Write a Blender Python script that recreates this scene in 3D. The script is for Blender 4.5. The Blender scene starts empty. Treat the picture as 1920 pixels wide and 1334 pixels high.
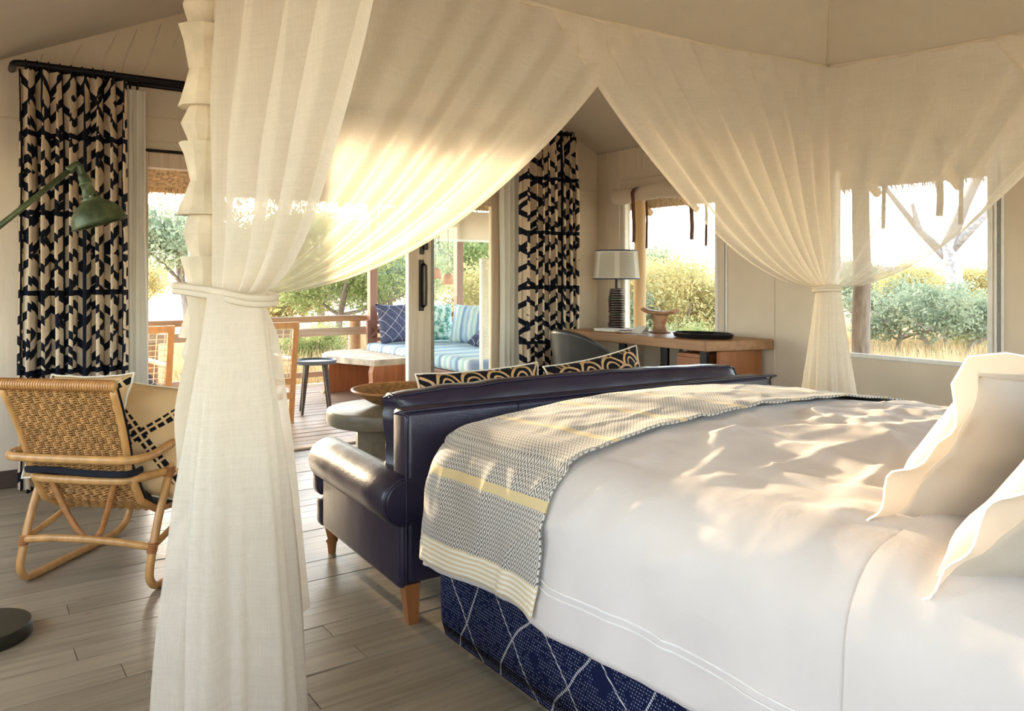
import bpy, bmesh, math, random
import numpy as np
from mathutils import Matrix, Vector, noise
rnd = random.Random(7)
SC = bpy.context.scene
COL = SC.collection
PI = math.pi

# ------------------------------------------------------------------ camera, sky, sun, exposure
F_PX = 1492.0
cam_d = bpy.data.cameras.new('camera'); cam = bpy.data.objects.new('camera', cam_d); COL.objects.link(cam)
cam_d.sensor_width = 36.0; cam_d.lens = 36.0 * F_PX / 1920.0
cam_d.shift_y = -(667 - 516) / 1920.0
cam_d.clip_start = 0.05; cam_d.clip_end = 2000
cam.location = (0, 0, 1.2)
cam.rotation_euler = (PI / 2, 0, -math.radians(35.136))
SC.camera = cam

SUN_EL, SUN_AZ = 3.6, 1.0           # degrees; azimuth measured from +Y towards +X
world = bpy.data.worlds.new('sky'); SC.world = world; world.use_nodes = True
wn = world.node_tree; wn.nodes.clear()
w_out = wn.nodes.new('ShaderNodeOutputWorld'); w_bg = wn.nodes.new('ShaderNodeBackground')
w_sky = wn.nodes.new('ShaderNodeTexSky'); w_sky.sky_type = 'NISHITA'
w_sky.sun_disc = False; w_sky.sun_elevation = math.radians(9); w_sky.sun_rotation = math.radians(SUN_AZ)
w_sky.air_density = 1.0; w_sky.dust_density = 1.5; w_sky.ozone_density = 1.0; w_sky.altitude = 900
w_mix = wn.nodes.new('ShaderNodeMix'); w_mix.data_type = 'RGBA'; w_mix.inputs[0].default_value = 0.35
w_mix.inputs[7].default_value = (4.0, 4.1, 4.3, 1)      # thin white haze over the whole sky
wn.links.new(w_sky.outputs[0], w_mix.inputs[6]); wn.links.new(w_mix.outputs[2], w_bg.inputs[0])
w_bg.inputs[1].default_value = 1.55
wn.links.new(w_bg.outputs[0], w_out.inputs[0])
sun_d = bpy.data.lights.new('sun', 'SUN'); sun = bpy.data.objects.new('sun', sun_d); COL.objects.link(sun)
sun_d.energy = 9.5; sun_d.color = (1.0, 0.78, 0.52); sun_d.angle = math.radians(0.9)
_e, _a = math.radians(SUN_EL), math.radians(SUN_AZ)
sun.rotation_euler = Vector((math.sin(_a) * math.cos(_e), math.cos(_a) * math.cos(_e), math.sin(_e))).to_track_quat('Z', 'Y').to_euler()
sun.location = (1.5, 12, 4)
vs = SC.view_settings
vs.view_transform = 'Standard'; vs.look = 'None'; vs.gamma = 1.0; vs.use_curve_mapping = False
vs.exposure = 0.55

# ------------------------------------------------------------------ mesh helpers
class MB:
    def __init__(s): s.v = []; s.f = []; s.uv = {}
    def add(s, vs_, fs, uvs=None):
        o = len(s.v); s.v.extend([tuple(p) for p in vs_])
        for i, f in enumerate(fs):
            if uvs is not None: s.uv[len(s.f)] = uvs[i]
            s.f.append(tuple(o + k for k in f))
        return s
    def box(s, x0, x1, y0, y1, z0, z1):
        return s.add([(x0,y0,z0),(x1,y0,z0),(x1,y1,z0),(x0,y1,z0),(x0,y0,z1),(x1,y0,z1),(x1,y1,z1),(x0,y1,z1)],
                     [(0,3,2,1),(4,5,6,7),(0,1,5,4),(1,2,6,5),(2,3,7,6),(3,0,4,7)])
    def rbox(s, x0, x1, y0, y1, z0, z1, r=.01, seg=2, M=None, bulge=0, cuts=0):
        bm = bmesh.new(); bmesh.ops.create_cube(bm, size=1)
        c = Vector(((x0+x1)/2,(y0+y1)/2,(z0+z1)/2)); d = Vector((x1-x0,y1-y0,z1-z0))
        for v in bm.verts: v.co = Vector((v.co.x*d.x, v.co.y*d.y, v.co.z*d.z))
        r = min(r, min(d)*.49)
        bmesh.ops.bevel(bm, geom=bm.edges[:], offset=r, segments=seg, profile=.5, affect='EDGES')
        if cuts:
            bmesh.ops.subdivide_edges(bm, edges=[e for e in bm.edges if e.calc_length() > min(d)*.6], cuts=cuts, use_grid_fill=True)
        for v in bm.verts:
            if bulge:
                a = [max(0, 1-abs(2*v.co[i]/d[i])**2) for i in range(3)]
                v.co = Vector((v.co.x*(1+bulge*a[1]*a[2]/d.x*2), v.co.y*(1+bulge*a[0]*a[2]/d.y*2), v.co.z*(1+bulge*a[0]*a[1]/d.z*2)))
            v.co += c
            if M: v.co = M @ v.co
        bm.verts.ensure_lookup_table()
        s.add([v.co[:] for v in bm.verts], [[v.index for v in f.verts] for f in bm.faces]); bm.free(); return s
    def tube(s, path, r, n=8, closed=False, cap=True, flat=None, up=None):
        P = [Vector(p) for p in path]; m = len(P)
        R = r if isinstance(r, (list, tuple)) else [r]*m
        o = len(s.v); prev = None
        for i in range(m):
            if closed: t = P[(i+1)%m]-P[i-1]
            else: t = P[min(i+1,m-1)]-P[max(i-1,0)]
            t = t.normalized() if t.length > 1e-9 else Vector((0,0,1))
            if prev is None:
                a = Vector(up) if up else (Vector((0,0,1)) if abs(t.z) < .9 else Vector((1,0,0)))
                nrm = (a - t*a.dot(t)).normalized()
            else:
                nrm = prev - t*prev.dot(t)
                nrm = nrm.normalized() if nrm.length > 1e-6 else prev
            prev = nrm; b = t.cross(nrm)
            for k in range(n):
                an = 2*PI*k/n
                s.v.append(tuple(P[i] + nrm*(math.cos(an)*R[i]) + b*(math.sin(an)*R[i]*(flat or 1))))
        for i in range(m if closed else m-1):
            j = (i+1) % m
            for k in range(n):
                k2 = (k+1) % n
                s.f.append((o+i*n+k, o+i*n+k2, o+j*n+k2, o+j*n+k))
        if cap and not closed:
            s.f.append(tuple(o+k for k in reversed(range(n)))); s.f.append(tuple(o+(m-1)*n+k for k in range(n)))
        return s
    def lathe(s, prof, n=24, c=(0,0,0), M=None, cap=True):
        o = len(s.v); c = Vector(c)
        for (r, z) in prof:
            for k in range(n):
                p = Vector((r*math.cos(2*PI*k/n), r*math.sin(2*PI*k/n), z))
                if M: p = M @ p
                s.v.append(tuple(p + c))
        for i in range(len(prof)-1):
            for k in range(n):
                k2 = (k+1) % n
                s.f.append((o+i*n+k, o+i*n+k2, o+(i+1)*n+k2, o+(i+1)*n+k))
        if cap:
            s.f.append(tuple(o+k for k in reversed(range(n)))); s.f.append(tuple(o+(len(prof)-1)*n+k for k in range(n)))
        return s
    def grid(s, fn, nu, nv, uvf=None, wrapu=False):
        o = len(s.v); W = nu if wrapu else nu+1
        for j in range(nv+1):
            for i in range(W): s.v.append(tuple(fn(i/nu, j/nv)))
        for j in range(nv):
            for i in range(nu):
                i2 = (i+1) % W if wrapu else i+1
                if uvf: s.uv[len(s.f)] = [uvf(i/nu,j/nv),uvf((i+1)/nu,j/nv),uvf((i+1)/nu,(j+1)/nv),uvf(i/nu,(j+1)/nv)]
                s.f.append((o+j*W+i, o+j*W+i2, o+(j+1)*W+i2, o+(j+1)*W+i))
        return s
    def prism(s, poly, z0, z1, M=None):
        n = len(poly); p = [Vector((x,y,z0)) for x,y in poly]+[Vector((x,y,z1)) for x,y in poly]
        if M: p = [M @ q for q in p]
        return s.add(p, [tuple(reversed(range(n))), tuple(range(n,2*n))]+[(i,(i+1)%n,n+(i+1)%n,n+i) for i in range(n)])
    def bar(s, a, b, w, h, up=(0,0,1)):
        a, b = Vector(a), Vector(b); t = (b-a).normalized(); u = Vector(up); u = (u-t*u.dot(t)).normalized(); q = t.cross(u)
        vv = [p+q*(sx*w/2)+u*(sz*h/2) for p in (a,b) for sx,sz in ((-1,-1),(1,-1),(1,1),(-1,1))]
        return s.add(vv, [(0,1,2,3)[::-1],(4,5,6,7),(0,1,5,4),(1,2,6,5),(2,3,7,6),(3,0,4,7)])
    def xf(s, M): s.v = [tuple(M @ Vector(p)) for p in s.v]; return s
    def mesh(s, name, m=None, smooth=False):
        me = bpy.data.meshes.new(name); me.from_pydata(s.v, [], s.f)
        if s.uv:
            ul = me.uv_layers.new(name='UVMap')
            for i, p in enumerate(me.polygons):
                u = s.uv.get(i)
                if u:
                    for k, li in enumerate(p.loop_indices): ul.data[li].uv = u[k]
        if m: me.materials.append(m)
        bm = bmesh.new(); bm.from_mesh(me); bmesh.ops.recalc_face_normals(bm, faces=bm.faces); bm.to_mesh(me); bm.free()
        if smooth is not False:
            for p in me.polygons: p.use_smooth = True
            if smooth is not True: me.set_sharp_from_angle(angle=math.radians(smooth))
        return me
    def build(s, name, m=None, parent=None, smooth=False, local=False, label=None):
        return put(name, s.mesh(name, m, smooth), parent, local, label)
def put(name, me, parent=None, local=False, label=None):
    o = bpy.data.objects.new(name, me); COL.objects.link(o)
    if parent:
        o.parent = parent
        if not local: o.matrix_parent_inverse = parent_mat(parent).inverted()
    if label: o['label'] = label
    return o
def parent_mat(o):
    m = o.matrix_basis.copy()
    if o.parent: m = parent_mat(o.parent) @ o.matrix_parent_inverse @ m
    return m
def tag(o, label=None, cat=None, group=None, kind=None):
    if label: o['label'] = label
    if cat: o['category'] = cat
    if group: o['group'] = group
    if kind: o['kind'] = kind
    return o
def thing(name, label, cat, loc=(0,0,0), rotz=0, group=None):
    o = bpy.data.objects.new(name, None); COL.objects.link(o); o.empty_display_size = .1
    o.location = loc; o.rotation_euler = (0,0,rotz)
    return tag(o, label, cat, group)
def struct(name, mb, m, smooth=False):
    o = mb.build(name, m, None, smooth); o['kind'] = 'structure'; return o
def dup(o, parent=None, **kw):
    c = o.copy(); COL.objects.link(c)
    if parent is not None: c.parent = parent
    for k in list(o.children): dup(k, c)
    for k, v in kw.items(): c[k] = v
    return c
def nz(x, y, z=0., s=1.): return noise.noise(Vector((x*s, y*s, z*s)))
def smooth_path(pts, n=6, closed=False):
    P = [Vector(p) for p in pts]; out = []; m = len(P)
    for i in range(m if closed else m-1):
        p0 = P[i-1] if (closed or i > 0) else P[0]; p1 = P[i]; p2 = P[(i+1) % m]
        p3 = P[(i+2) % m] if (closed or i+2 < m) else P[-1]
        for k in range(n):
            t = k/n
            out.append(.5*((2*p1)+(p2-p0)*t+(2*p0-5*p1+4*p2-p3)*t*t+(3*p1-p0-3*p2+p3)*t**3))
    if not closed: out.append(P[-1])
    return out

# ------------------------------------------------------------------ material helpers
class S:                                   # a socket with arithmetic
    def __init__(s, nt, so): s.nt, s.so = nt, so
    def _m(s, op, b=None, c=None, rev=False):
        n = s.nt.nodes.new('ShaderNodeMath'); n.operation = op
        args = [s, b] if not rev else [b, s]
        if c is not None: args.append(c)
        for i, a in enumerate(args):
            if a is None: continue
            if isinstance(a, S): s.nt.links.new(a.so, n.inputs[i])
            else: n.inputs[i].default_value = a
        return S(s.nt, n.outputs[0])
    def __add__(s, b): return s._m('ADD', b)
    __radd__ = __add__
    def __sub__(s, b): return s._m('SUBTRACT', b)
    def __rsub__(s, b): return s._m('SUBTRACT', b, rev=True)
    def __mul__(s, b): return s._m('MULTIPLY', b)
    __rmul__ = __mul__
    def __truediv__(s, b): return s._m('DIVIDE', b)
    def fract(s): return s._m('FRACT')
    def floor(s): return s._m('FLOOR')
    def abs(s): return s._m('ABSOLUTE')
    def sin(s): return s._m('SINE')
    def sqrt(s): return s._m('SQRT')
    def lt(s, b): return s._m('LESS_THAN', b)
    def gt(s, b): return s._m('GREATER_THAN', b)
    def max(s, b): return s._m('MAXIMUM', b)
    def min(s, b): return s._m('MINIMUM', b)
    def mod(s, b): return s._m('MODULO', b)
class Mat:
    def __init__(s, name, rough=.6, spec=.5, metal=0):
        s.m = bpy.data.materials.new(name); s.m.use_nodes = True; s.nt = s.m.node_tree
        s.b = s.nt.nodes['Principled BSDF']; s.out = s.nt.nodes['Material Output']
        s.b.inputs['Roughness'].default_value = rough; s.b.inputs['Specular IOR Level'].default_value = spec
        s.b.inputs['Metallic'].default_value = metal
    def n(s, t, **kw):
        x = s.nt.nodes.new(t)
        for k, v in kw.items(): setattr(x, k, v)
        return x
    def l(s, a, b): s.nt.links.new(a.so if isinstance(a, S) else a, b)
    def coord(s, kind='Object', scale=(1,1,1)):
        t = s.n('ShaderNodeTexCoord'); mp = s.n('ShaderNodeMapping'); mp.inputs['Scale'].default_value = scale
        s.l(t.outputs[kind], mp.inputs[0]); return mp.outputs[0]
    def uv(s):
        t = s.n('ShaderNodeTexCoord'); x = s.n('ShaderNodeSeparateXYZ'); s.l(t.outputs['UV'], x.inputs[0])
        return S(s.nt, x.outputs[0]), S(s.nt, x.outputs[1])
    def xyz(s, kind='Object'):
        t = s.n('ShaderNodeTexCoord'); x = s.n('ShaderNodeSeparateXYZ'); s.l(t.outputs[kind], x.inputs[0])
        return [S(s.nt, x.outputs[i]) for i in range(3)]
    def noise(s, scale=5, detail=3, coord=None, stretch=(1,1,1), rough=.5):
        t = s.n('ShaderNodeTexNoise'); t.inputs['Scale'].default_value = scale; t.inputs['Detail'].default_value = detail
        t.inputs['Roughness'].default_value = rough
        s.l(coord if coord is not None else s.coord(scale=stretch), t.inputs['Vector']); return S(s.nt, t.outputs['Fac'])
    def rnd(s, a, b=None):
        c = s.n('ShaderNodeCombineXYZ'); s.l(a, c.inputs[0])
        if b is not None: s.l(b, c.inputs[1])
        w = s.n('ShaderNodeTexWhiteNoise'); w.noise_dimensions = '2D'; s.l(c.outputs[0], w.inputs['Vector']); return S(s.nt, w.outputs['Value'])
    def orand(s): return S(s.nt, s.n('ShaderNodeObjectInfo').outputs['Random'])
    def ramp(s, fac, stops):
        r = s.n('ShaderNodeValToRGB'); e = r.color_ramp.elements
        for i, (p, c) in enumerate(stops):
            el = e[i] if i < 2 else e.new(p)
            el.position = p; el.color = (*c, 1)
        s.l(fac, r.inputs[0]); return r.outputs[0]
    def mix(s, fac, a, b, blend='MIX'):
        x = s.n('ShaderNodeMix', data_type='RGBA', blend_type=blend)
        if isinstance(fac, (int, float)): x.inputs[0].default_value = fac
        else: s.l(fac, x.inputs[0])
        for so, i in ((a, 6), (b, 7)):
            if isinstance(so, tuple): x.inputs[i].default_value = (*so, 1)
            else: s.l(so, x.inputs[i])
        return x.outputs[2]
    def col(s, c):
        if isinstance(c, tuple): s.b.inputs['Base Color'].default_value = (*c, 1)
        else: s.l(c, s.b.inputs['Base Color'])
        s.c = c; return s
    def bump(s, h, strength=.3, dist=.01):
        b = s.n('ShaderNodeBump'); b.inputs['Strength'].default_value = strength; b.inputs['Distance'].default_value = dist
        s.l(h, b.inputs['Height']); s.l(b.outputs[0], s.b.inputs['Normal']); s.bn = b.outputs[0]; return s
    def translucent(s, fac, c=None):
        t = s.n('ShaderNodeBsdfTranslucent'); c = c or s.c
        if isinstance(c, tuple): t.inputs[0].default_value = (*c, 1)
        else: s.l(c, t.inputs[0])
        mx = s.n('ShaderNodeMixShader'); mx.inputs[0].default_value = fac
        s.l(s.b.outputs[0], mx.inputs[1]); s.l(t.outputs[0], mx.inputs[2]); s.l(mx.outputs[0], s.out.inputs[0]); s.last = mx.outputs[0]; return s
    def see_through(s, fac):
        t = s.n('ShaderNodeBsdfTransparent'); mx = s.n('ShaderNodeMixShader')
        if isinstance(fac, (int, float)): mx.inputs[0].default_value = fac
        else: s.l(fac, mx.inputs[0])
        s.l(getattr(s, 'last', s.b.outputs[0]), mx.inputs[1]); s.l(t.outputs[0], mx.inputs[2]); s.l(mx.outputs[0], s.out.inputs[0]); return s
def hexc(h):
    h = h.lstrip('#'); v = [int(h[i:i+2], 16)/255 for i in (0,2,4)]
    return tuple((x/12.92 if x <= .04045 else ((x+.055)/1.055)**2.4) for x in v)
def simple(name, h, rough=.6, var=.12, scale=8, stretch=(1,1,1), bump=0, bscale=40, metal=0, spec=.5):
    m = Mat(name, rough, spec, metal); c = hexc(h); nf = m.noise(scale, 4, stretch=stretch)
    d = tuple(x*(1-var*2) for x in c); e = tuple(min(1, x*(1+var)) for x in c)
    m.col(m.ramp(nf, [(.3, d), (.7, e)]))
    if bump: m.bump(m.noise(bscale, 3, stretch=stretch), bump, .005)
    return m
MT = {}
def wood(name, h, h2, rough=.45, axis=0, scale=3, bump=.15):
    m = Mat(name, rough); st = [14,14,14]; st[axis] = .9
    nf = m.noise(scale, 6, stretch=tuple(st), rough=.65)
    a = m.ramp(nf, [(.28, hexc(h2)), (.72, hexc(h))])
    r = m.orand(); m.col(m.mix(r*.3, a, hexc(h2)))
    m.bump(nf, bump, .004); return m
# ------------------------------------------------------------------ materials
m = simple('tent_canvas', '#e2d3be', .85, .06, 1.6); m.bump(m.noise(5, 5, stretch=(1,1,.22)), .6, .035); m.c = hexc('#e2d3be'); m.translucent(.10); MT['canvas'] = m.m
m = simple('roof_lining', '#d8cdbd', .85, .05, 1.2); m.bump(m.noise(2.0, 4), .15, .03); MT['lining'] = m.m
MT['baseboard'] = simple('dark_skirting', '#4a3528', .5, .15, 10).m
MT['white_trim'] = simple('white_webbing', '#ece9e2', .6, .04, 20).m
MT['zip'] = simple('grey_zip', '#8f8f90', .5, .1, 60).m
def floor_mat(name, h, h2, rough, axis_stretch, sp):
    m = Mat(name, rough, sp); g = m.noise(2.2, 7, stretch=axis_stretch, rough=.68)
    base = m.ramp(g, [(.3, hexc(h2)), (.52, hexc(h)), (.8, tuple(min(1,x*1.18) for x in hexc(h)))])
    blot = m.noise(1.1, 3); base = m.mix(blot*.35, base, tuple(x*.72 for x in hexc(h)))
    base = m.mix(m.orand()*.28, base, tuple(x*.62 for x in hexc(h2)))
    m.col(base); m.bump(g, .12, .004); 
    rr = m.noise(3, 3); m.l(rr*.22 + (rough-.1), m.b.inputs['Roughness']); return m
m = floor_mat('whitewashed_floorboard', '#aa9d87', '#867964', .30, (.7,16,16), .5)
stain = m.noise(3.3, 5, stretch=(1.2,6,1)); sm = stain.gt(.715); 
m.col(m.mix(sm*.8, m.c, hexc('#7d3f30'))); MT['floor'] = m.m
MT['deck'] = floor_mat('weathered_deck_board', '#ab9582', '#866d5d', .38, (.7,14,14), .5).m
MT['dark_gap'] = simple('subfloor_shadow_gap', '#2c2018', .9, .1).m
MT['blackmetal'] = simple('black_metal', '#17151a', .4, .15, 20, metal=.6).m
MT['bronze'] = simple('dark_bronze', '#2e2823', .35, .2, 20, metal=.7).m
MT['doorwood'] = wood('limed_door_timber', '#dccbb4', '#c3ab90', .5, 2, 2).m
MT['redwood'] = wood('red_brown_hardwood', '#a27866', '#835a49', .5, 2, 2).m
MT['railwood'] = wood('tanned_rail_log', '#b99b78', '#957352', .6, 0, 2).m
MT['railboard'] = wood('bleached_rail_board', '#c2b3a2', '#9a8775', .6, 0, 2).m
MT['teak'] = wood('honey_teak', '#c89a6c', '#a97a4c', .45, 2, 2).m
MT['slab'] = wood('rough_sawn_slab', '#b2744a', '#8a5332', .6, 2, 1.5, .4).m
MT['slabtop'] = simple('bleached_live_edge', '#c9bda8', .7, .2, 9, bump=.5, bscale=25).m
MT['oak'] = wood('desk_oak', '#b98c62', '#8f6540', .5, 1, 1.6).m
MT['oak2'] = wood('desk_side_oak', '#b4764a', '#955a34', .5, 2, 1.6).m
MT['legwood'] = wood('sofa_leg_oak', '#a56b3c', '#7e4c27', .4, 2, 2).m
MT['greywood'] = wood('grey_washed_table_timber', '#8f8a76', '#6c6657', .35, 1, 1.5).m
MT['pole'] = wood('peeled_pole', '#c9ab7e', '#a5855a', .6, 2, 2).m
MT['carvewood'] = simple('pale_carved_headrest', '#b98b64', .5, .2, 9).m
MT['whitewash'] = simple('whitewashed_carved_post', '#e6d7bd', .75, .12, 9, bump=.25, bscale=30).m
# leather
m = Mat('navy_leather', .32, .5); nn = m.noise(4, 4)
m.col(m.ramp(nn, [(.3, hexc('#211c2e')), (.75, hexc('#2d273d'))])); g = m.noise(170, 2); h2 = m.noise(9, 4)
m.bump(g*.25 + h2, .22, .012); MT['leather'] = m.m
m = Mat('charcoal_leather', .36, .5); m.col(m.ramp(m.noise(5,4), [(.3, hexc('#2b2a29')), (.7, hexc('#403e3b'))])); m.bump(m.noise(140,2), .12, .004); MT['chairleather'] = m.m
MT['navycloth'] = simple('dark_navy_cotton', '#14161f', .9, .15, 30, bump=.2, bscale=200).m
MT['cord'] = simple('cream_cord', '#e9dfca', .8, .06, 30).m
MT['piping'] = simple('pale_piping', '#d9d2c4', .8, .05, 30).m
# linen
def cloth(name, h, rough=.85, weave=420, var=.05, tr=.0, sheen=.2):
    m = simple(name, h, rough, var, 3); x = m.noise(weave, 2, stretch=(1,1,1)); y = m.noise(26, 5)
    m.bump(x*.18 + y*.9, .22, .008); m.b.inputs['Sheen Weight'].default_value = sheen
    if tr: m.c = hexc(h); m.translucent(tr)
    return m
MT['linen'] = cloth('rose_white_bed_linen', '#dad1cb').m
MT['pillow'] = cloth('cream_pillow_linen', '#cdc2b4', tr=.15).m
MT['mattress'] = cloth('white_mattress', '#ded8cf').m
MT['stitch'] = simple('white_stitching', '#f4f0ea', .8, .03, 40).m
# mosquito net
def net(name, h, alpha, tr):
    m = Mat(name, .9, .1); c = hexc(h); w = m.noise(260, 3, stretch=(1,1,1.6), rough=.6)
    m.col(m.ramp(w, [(.3, tuple(x*.95 for x in c)), (.7, c)]))
    m.c = c; m.translucent(tr)
    k1 = m.noise(1, 2, stretch=(9,9,260), rough=.6); k2 = m.noise(1, 2, stretch=(240,240,9), rough=.6); k3 = m.noise(7, 3)
    m.see_through((k1+k2-1)*alpha*.45 + (k3-.5)*.12 + alpha); return m.m
MT['net'] = net('ivory_muslin_net', '#f6eee0', .28, .45)
MT['netroof'] = net('ivory_canopy_muslin', '#f2eadb', .14, .45)
MT['nettie'] = net('ivory_muslin_tie', '#f6eddc', .04, .4)
MT['sheer'] = net('white_sheer_voile', '#f6f2e8', .06, .18)
m = cloth('rolled_blind_canvas', '#d8c8b2', tr=.12); MT['blind'] = m.m
MT['strap'] = simple('brown_leather_strap', '#6b4230', .5, .15, 20).m
# curtain print
m = Mat('brush_stroke_curtain_print', .85, .2); u, v = m.uv()
wob = m.noise(9, 3); u1 = u + (wob-.5)*.022; v1 = v + (m.noise(7,3)-.5)*.022
cu = u1/.52; fu = cu.fract(); ci = cu.floor(); rv = v1/.44; ri = rv.floor(); r1 = m.rnd(ci, ri)
sg = r1.gt(.5)*2 - 1
a = (fu-.5).abs()*.52
w = (v1 + sg*a*.5)/.145
chev = w.fract().lt(.33)
w2 = (v1*.9 - (u1)*.55)/.30; diag = w2.fract().lt(.14) * m.rnd(ri, ci).gt(.45)
hor = ((rv.fract()-.5).abs()).lt(.034)
ver = (fu-.5).abs().gt(.462)
mask = chev.max(diag).max(hor).max(ver)
ink = m.mix(m.noise(60,3,stretch=(1,1,1)), hexc('#0d0f16'), hexc('#1b2133'))
base = m.ramp(m.noise(12,3), [(.3, hexc('#d6bfa3')), (.7, hexc('#e6d3ba'))])
m.col(m.mix(mask, base, ink)); m.bump(m.noise(260,2), .1, .003); MT['curtain'] = m.m
# throw: diamond weave with cream stripes; uv in metres, v across the stripes
m = Mat('woven_diamond_throw', .9, .15); u, v = m.uv()
d1 = ((u/.026).fract()-.5).abs(); d2 = ((v/.038).fract()-.5).abs(); dd = ((d1+d2)*3.0).fract(); dia = dd.lt(.5)
base = m.mix(dia, hexc('#dcd6cc'), hexc('#736c66'))
st = (((v-.14)/.26).fract()-.5).abs().lt(.05); base = m.mix(st, base, hexc('#dbc594'))
hem = v.lt(.075); hs = ((v/.0140).fract()).lt(.5); hc = m.mix(hs, hexc('#f2ead9'), hexc('#e0cda6')); base = m.mix(hem, base, hc)
m.col(base); m.bump(dia, .35, .004); m.b.inputs['Sheen Weight'].default_value = .2; MT['throw'] = m.m
# bed base cloth: navy with running stitch and wandering diamonds
m = Mat('navy_running_stitch_cloth', .9, .15); u, v = m.uv()
fu = ((u/.008).fract()-.5).abs(); rowi = (v/.009).floor(); fv = ((v/.009).fract()-.5).abs()
off = rowi*.5; fu = ((u/.009 + off).fract()-.5).abs()
dots = fu.lt(.22)*fv.lt(.17)*m.rnd((u/.009).floor(), rowi).gt(.25)*(m.noise(5,2)).gt(.38)
wv = (m.noise(2.2,2)-.5)*.18
q1 = ((u+wv)/.24 + v/.30).fract(); q2 = ((u-wv)/.24*1.0 - v/.34 + 10).fract()
ln = ((q1-.5).abs().lt(.016)).max((q2-.5).abs().lt(.016)); dash = ((u*1.0+v*1.7)/.016).fract().lt(.62)
ink = m.mix(m.noise(30,3), hexc('#0e1430'), hexc('#181f44'))
base = m.mix(dots*.55, ink, hexc('#aab0bd')); base = m.mix(ln*dash*.85, base, hexc('#d8d8d2'))
m.col(base); m.bump(dots, .15, .003); MT['bedbase'] = m.m
# black cushion with gold scallops
m = Mat('gold_scallop_cushion', .8, .2); u, v = m.uv()
def scallop(m, u, v, S_):
    best = None
    for oy, ph in ((0,0.),(1,.5)):
        vv = v/S_ + oy*.5; uu = u/S_ + ph
        cv = vv.floor(); fx = uu.fract()-.5; fy = vv.fract()
        r = (fx*fx + fy*fy*.9).sqrt()
        rings = ((r-.46).abs().lt(.045)).max((r-.25).abs().lt(.035)); inside = r.lt(.52)
        best = (rings, inside) if best is None else (rings.max(best[0]*(1-inside)), inside.max(best[1]))
    return best[0]
sc_ = scallop(m, u + (m.noise(7,2)-.5)*.05, v + (m.noise(6,2)-.5)*.05, .13)
m.col(m.mix(sc_, hexc('#15131a'), hexc('#d0a878'))); m.bump(m.noise(260,2), .1, .003); MT['scallop'] = m.m
# beige cushion with black diamonds
m = Mat('embroidered_cushion', .85, .2); u, v = m.uv()
x = (u+v)/.05; y = (u-v)/.05; band = ((u-v*1.1).abs()).lt(.03); band2 = ((u+v*1.1).abs()).lt(.03)
bl = ((x.fract()-.5).abs().lt(.36))*((y.fract()-.5).abs().lt(.36))
m.col(m.mix(bl*band.max(band2), hexc('#dcb887'), hexc('#151214'))); m.bump(m.noise(240,2), .15, .003); MT['embro'] = m.m
m = Mat('striped_cushion', .85, .2); u, v = m.uv()
def stripes(m, t):
    f = t.fract(); return m.ramp(f, [(0, hexc('#8aa2c8')), (.22, hexc('#e7ecec')), (.36, hexc('#a9d3cf')), (.55, hexc('#dfe8e4')), (.7, hexc('#6f8ebc')), (.86, hexc('#bcd7dc'))])
m.col(stripes(m, u/.21)); MT['stripe'] = m.m
m = Mat('striped_mattress', .85, .2); X, Y, Z = m.xyz('Generated'); m.col(stripes(m, Y*7.0)); MT['stripemat'] = m.m
m = Mat('blue_lattice_cushion', .85, .2); u, v = m.uv()
a1 = ((((u+v)/.13).fract()-.5).abs()).lt(.022); a2 = ((((u-v)/.20).fract()-.5).abs()).lt(.016)
m.col(m.mix(a1.max(a2), m.ramp(m.noise(40,3), [(.3, hexc('#444860')), (.7, hexc('#5a5f7c'))]), hexc('#c6cad6'))); MT['bluecush'] = m.m
m = Mat('green_leaf_cushion', .85, .2); k = m.noise(16, 4, rough=.7); m.col(m.ramp(k, [(.42, hexc('#3f8f82')), (.58, hexc('#d8ebe2'))])); MT['greencush'] = m.m
# rattan
m = simple('rattan_pole', '#cf9a5c', .32, .12, 5, stretch=(6,6,1.5)); MT['rattan'] = m.m
MT['wicker'] = simple('rattan_weave', '#c28d50', .45, .2, 30).m
MT['binding'] = simple('rattan_binding', '#b97e48', .4, .15, 40).m
# lamps
m = Mat('green_patina_metal', .42, .5, .35); k = m.noise(11, 5, rough=.7)
m.col(m.ramp(k, [(.3, hexc('#2a2f20')), (.5, hexc('#4a5436')), (.75, hexc('#727a55'))])); m.bump(k, .1, .004); MT['patina'] = m.m
MT['lampbase'] = simple('dark_green_bronze_disc', '#35332a', .4, .2, 6, metal=.4).m
MT['beads'] = simple('dark_red_brown_discs', '#3c2119', .3, .25, 12).m
m = Mat('palm_print_shade', .8, .2); u, v = m.uv()
fx = ((u/.175).fract()-.5).abs()*2; chv = ((v*1.0 + fx*.11)/.020).fract().lt(.36); keep = fx.lt(.78); cvx = (v-.115).abs().lt(.1)
m.col(m.mix(chv*keep*cvx, hexc('#e6dfd0'), hexc('#4a5450'))); m.c = hexc('#d8cdb8'); m.translucent(.25); MT['shade'] = m.m
MT['navyband'] = simple('slate_blue_band', '#3a4258', .7, .1, 20).m
MT['paper'] = simple('white_paper', '#e8e4dc', .7, .03, 20).m
MT['bookred'] = simple('oxblood_cover', '#5a2320', .5, .1, 20).m
MT['tray'] = simple('black_lacquer', '#121214', .2, .1, 10).m
MT['socket'] = simple('grey_socket_plate', '#5b6470', .4, .08, 20).m
MT['basket'] = simple('coiled_basket', '#a87a46', .7, .25, 40, bump=.5, bscale=120).m
MT['stooltop'] = simple('slate_tray_top', '#5f6b78', .35, .1, 10).m
MT['darkwood'] = wood('ebonised_leg', '#4a4038', '#332a24', .45, 2, 2).m
MT['copper'] = simple('terracotta_shade', '#c47a4e', .55, .1, 12).m
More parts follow.
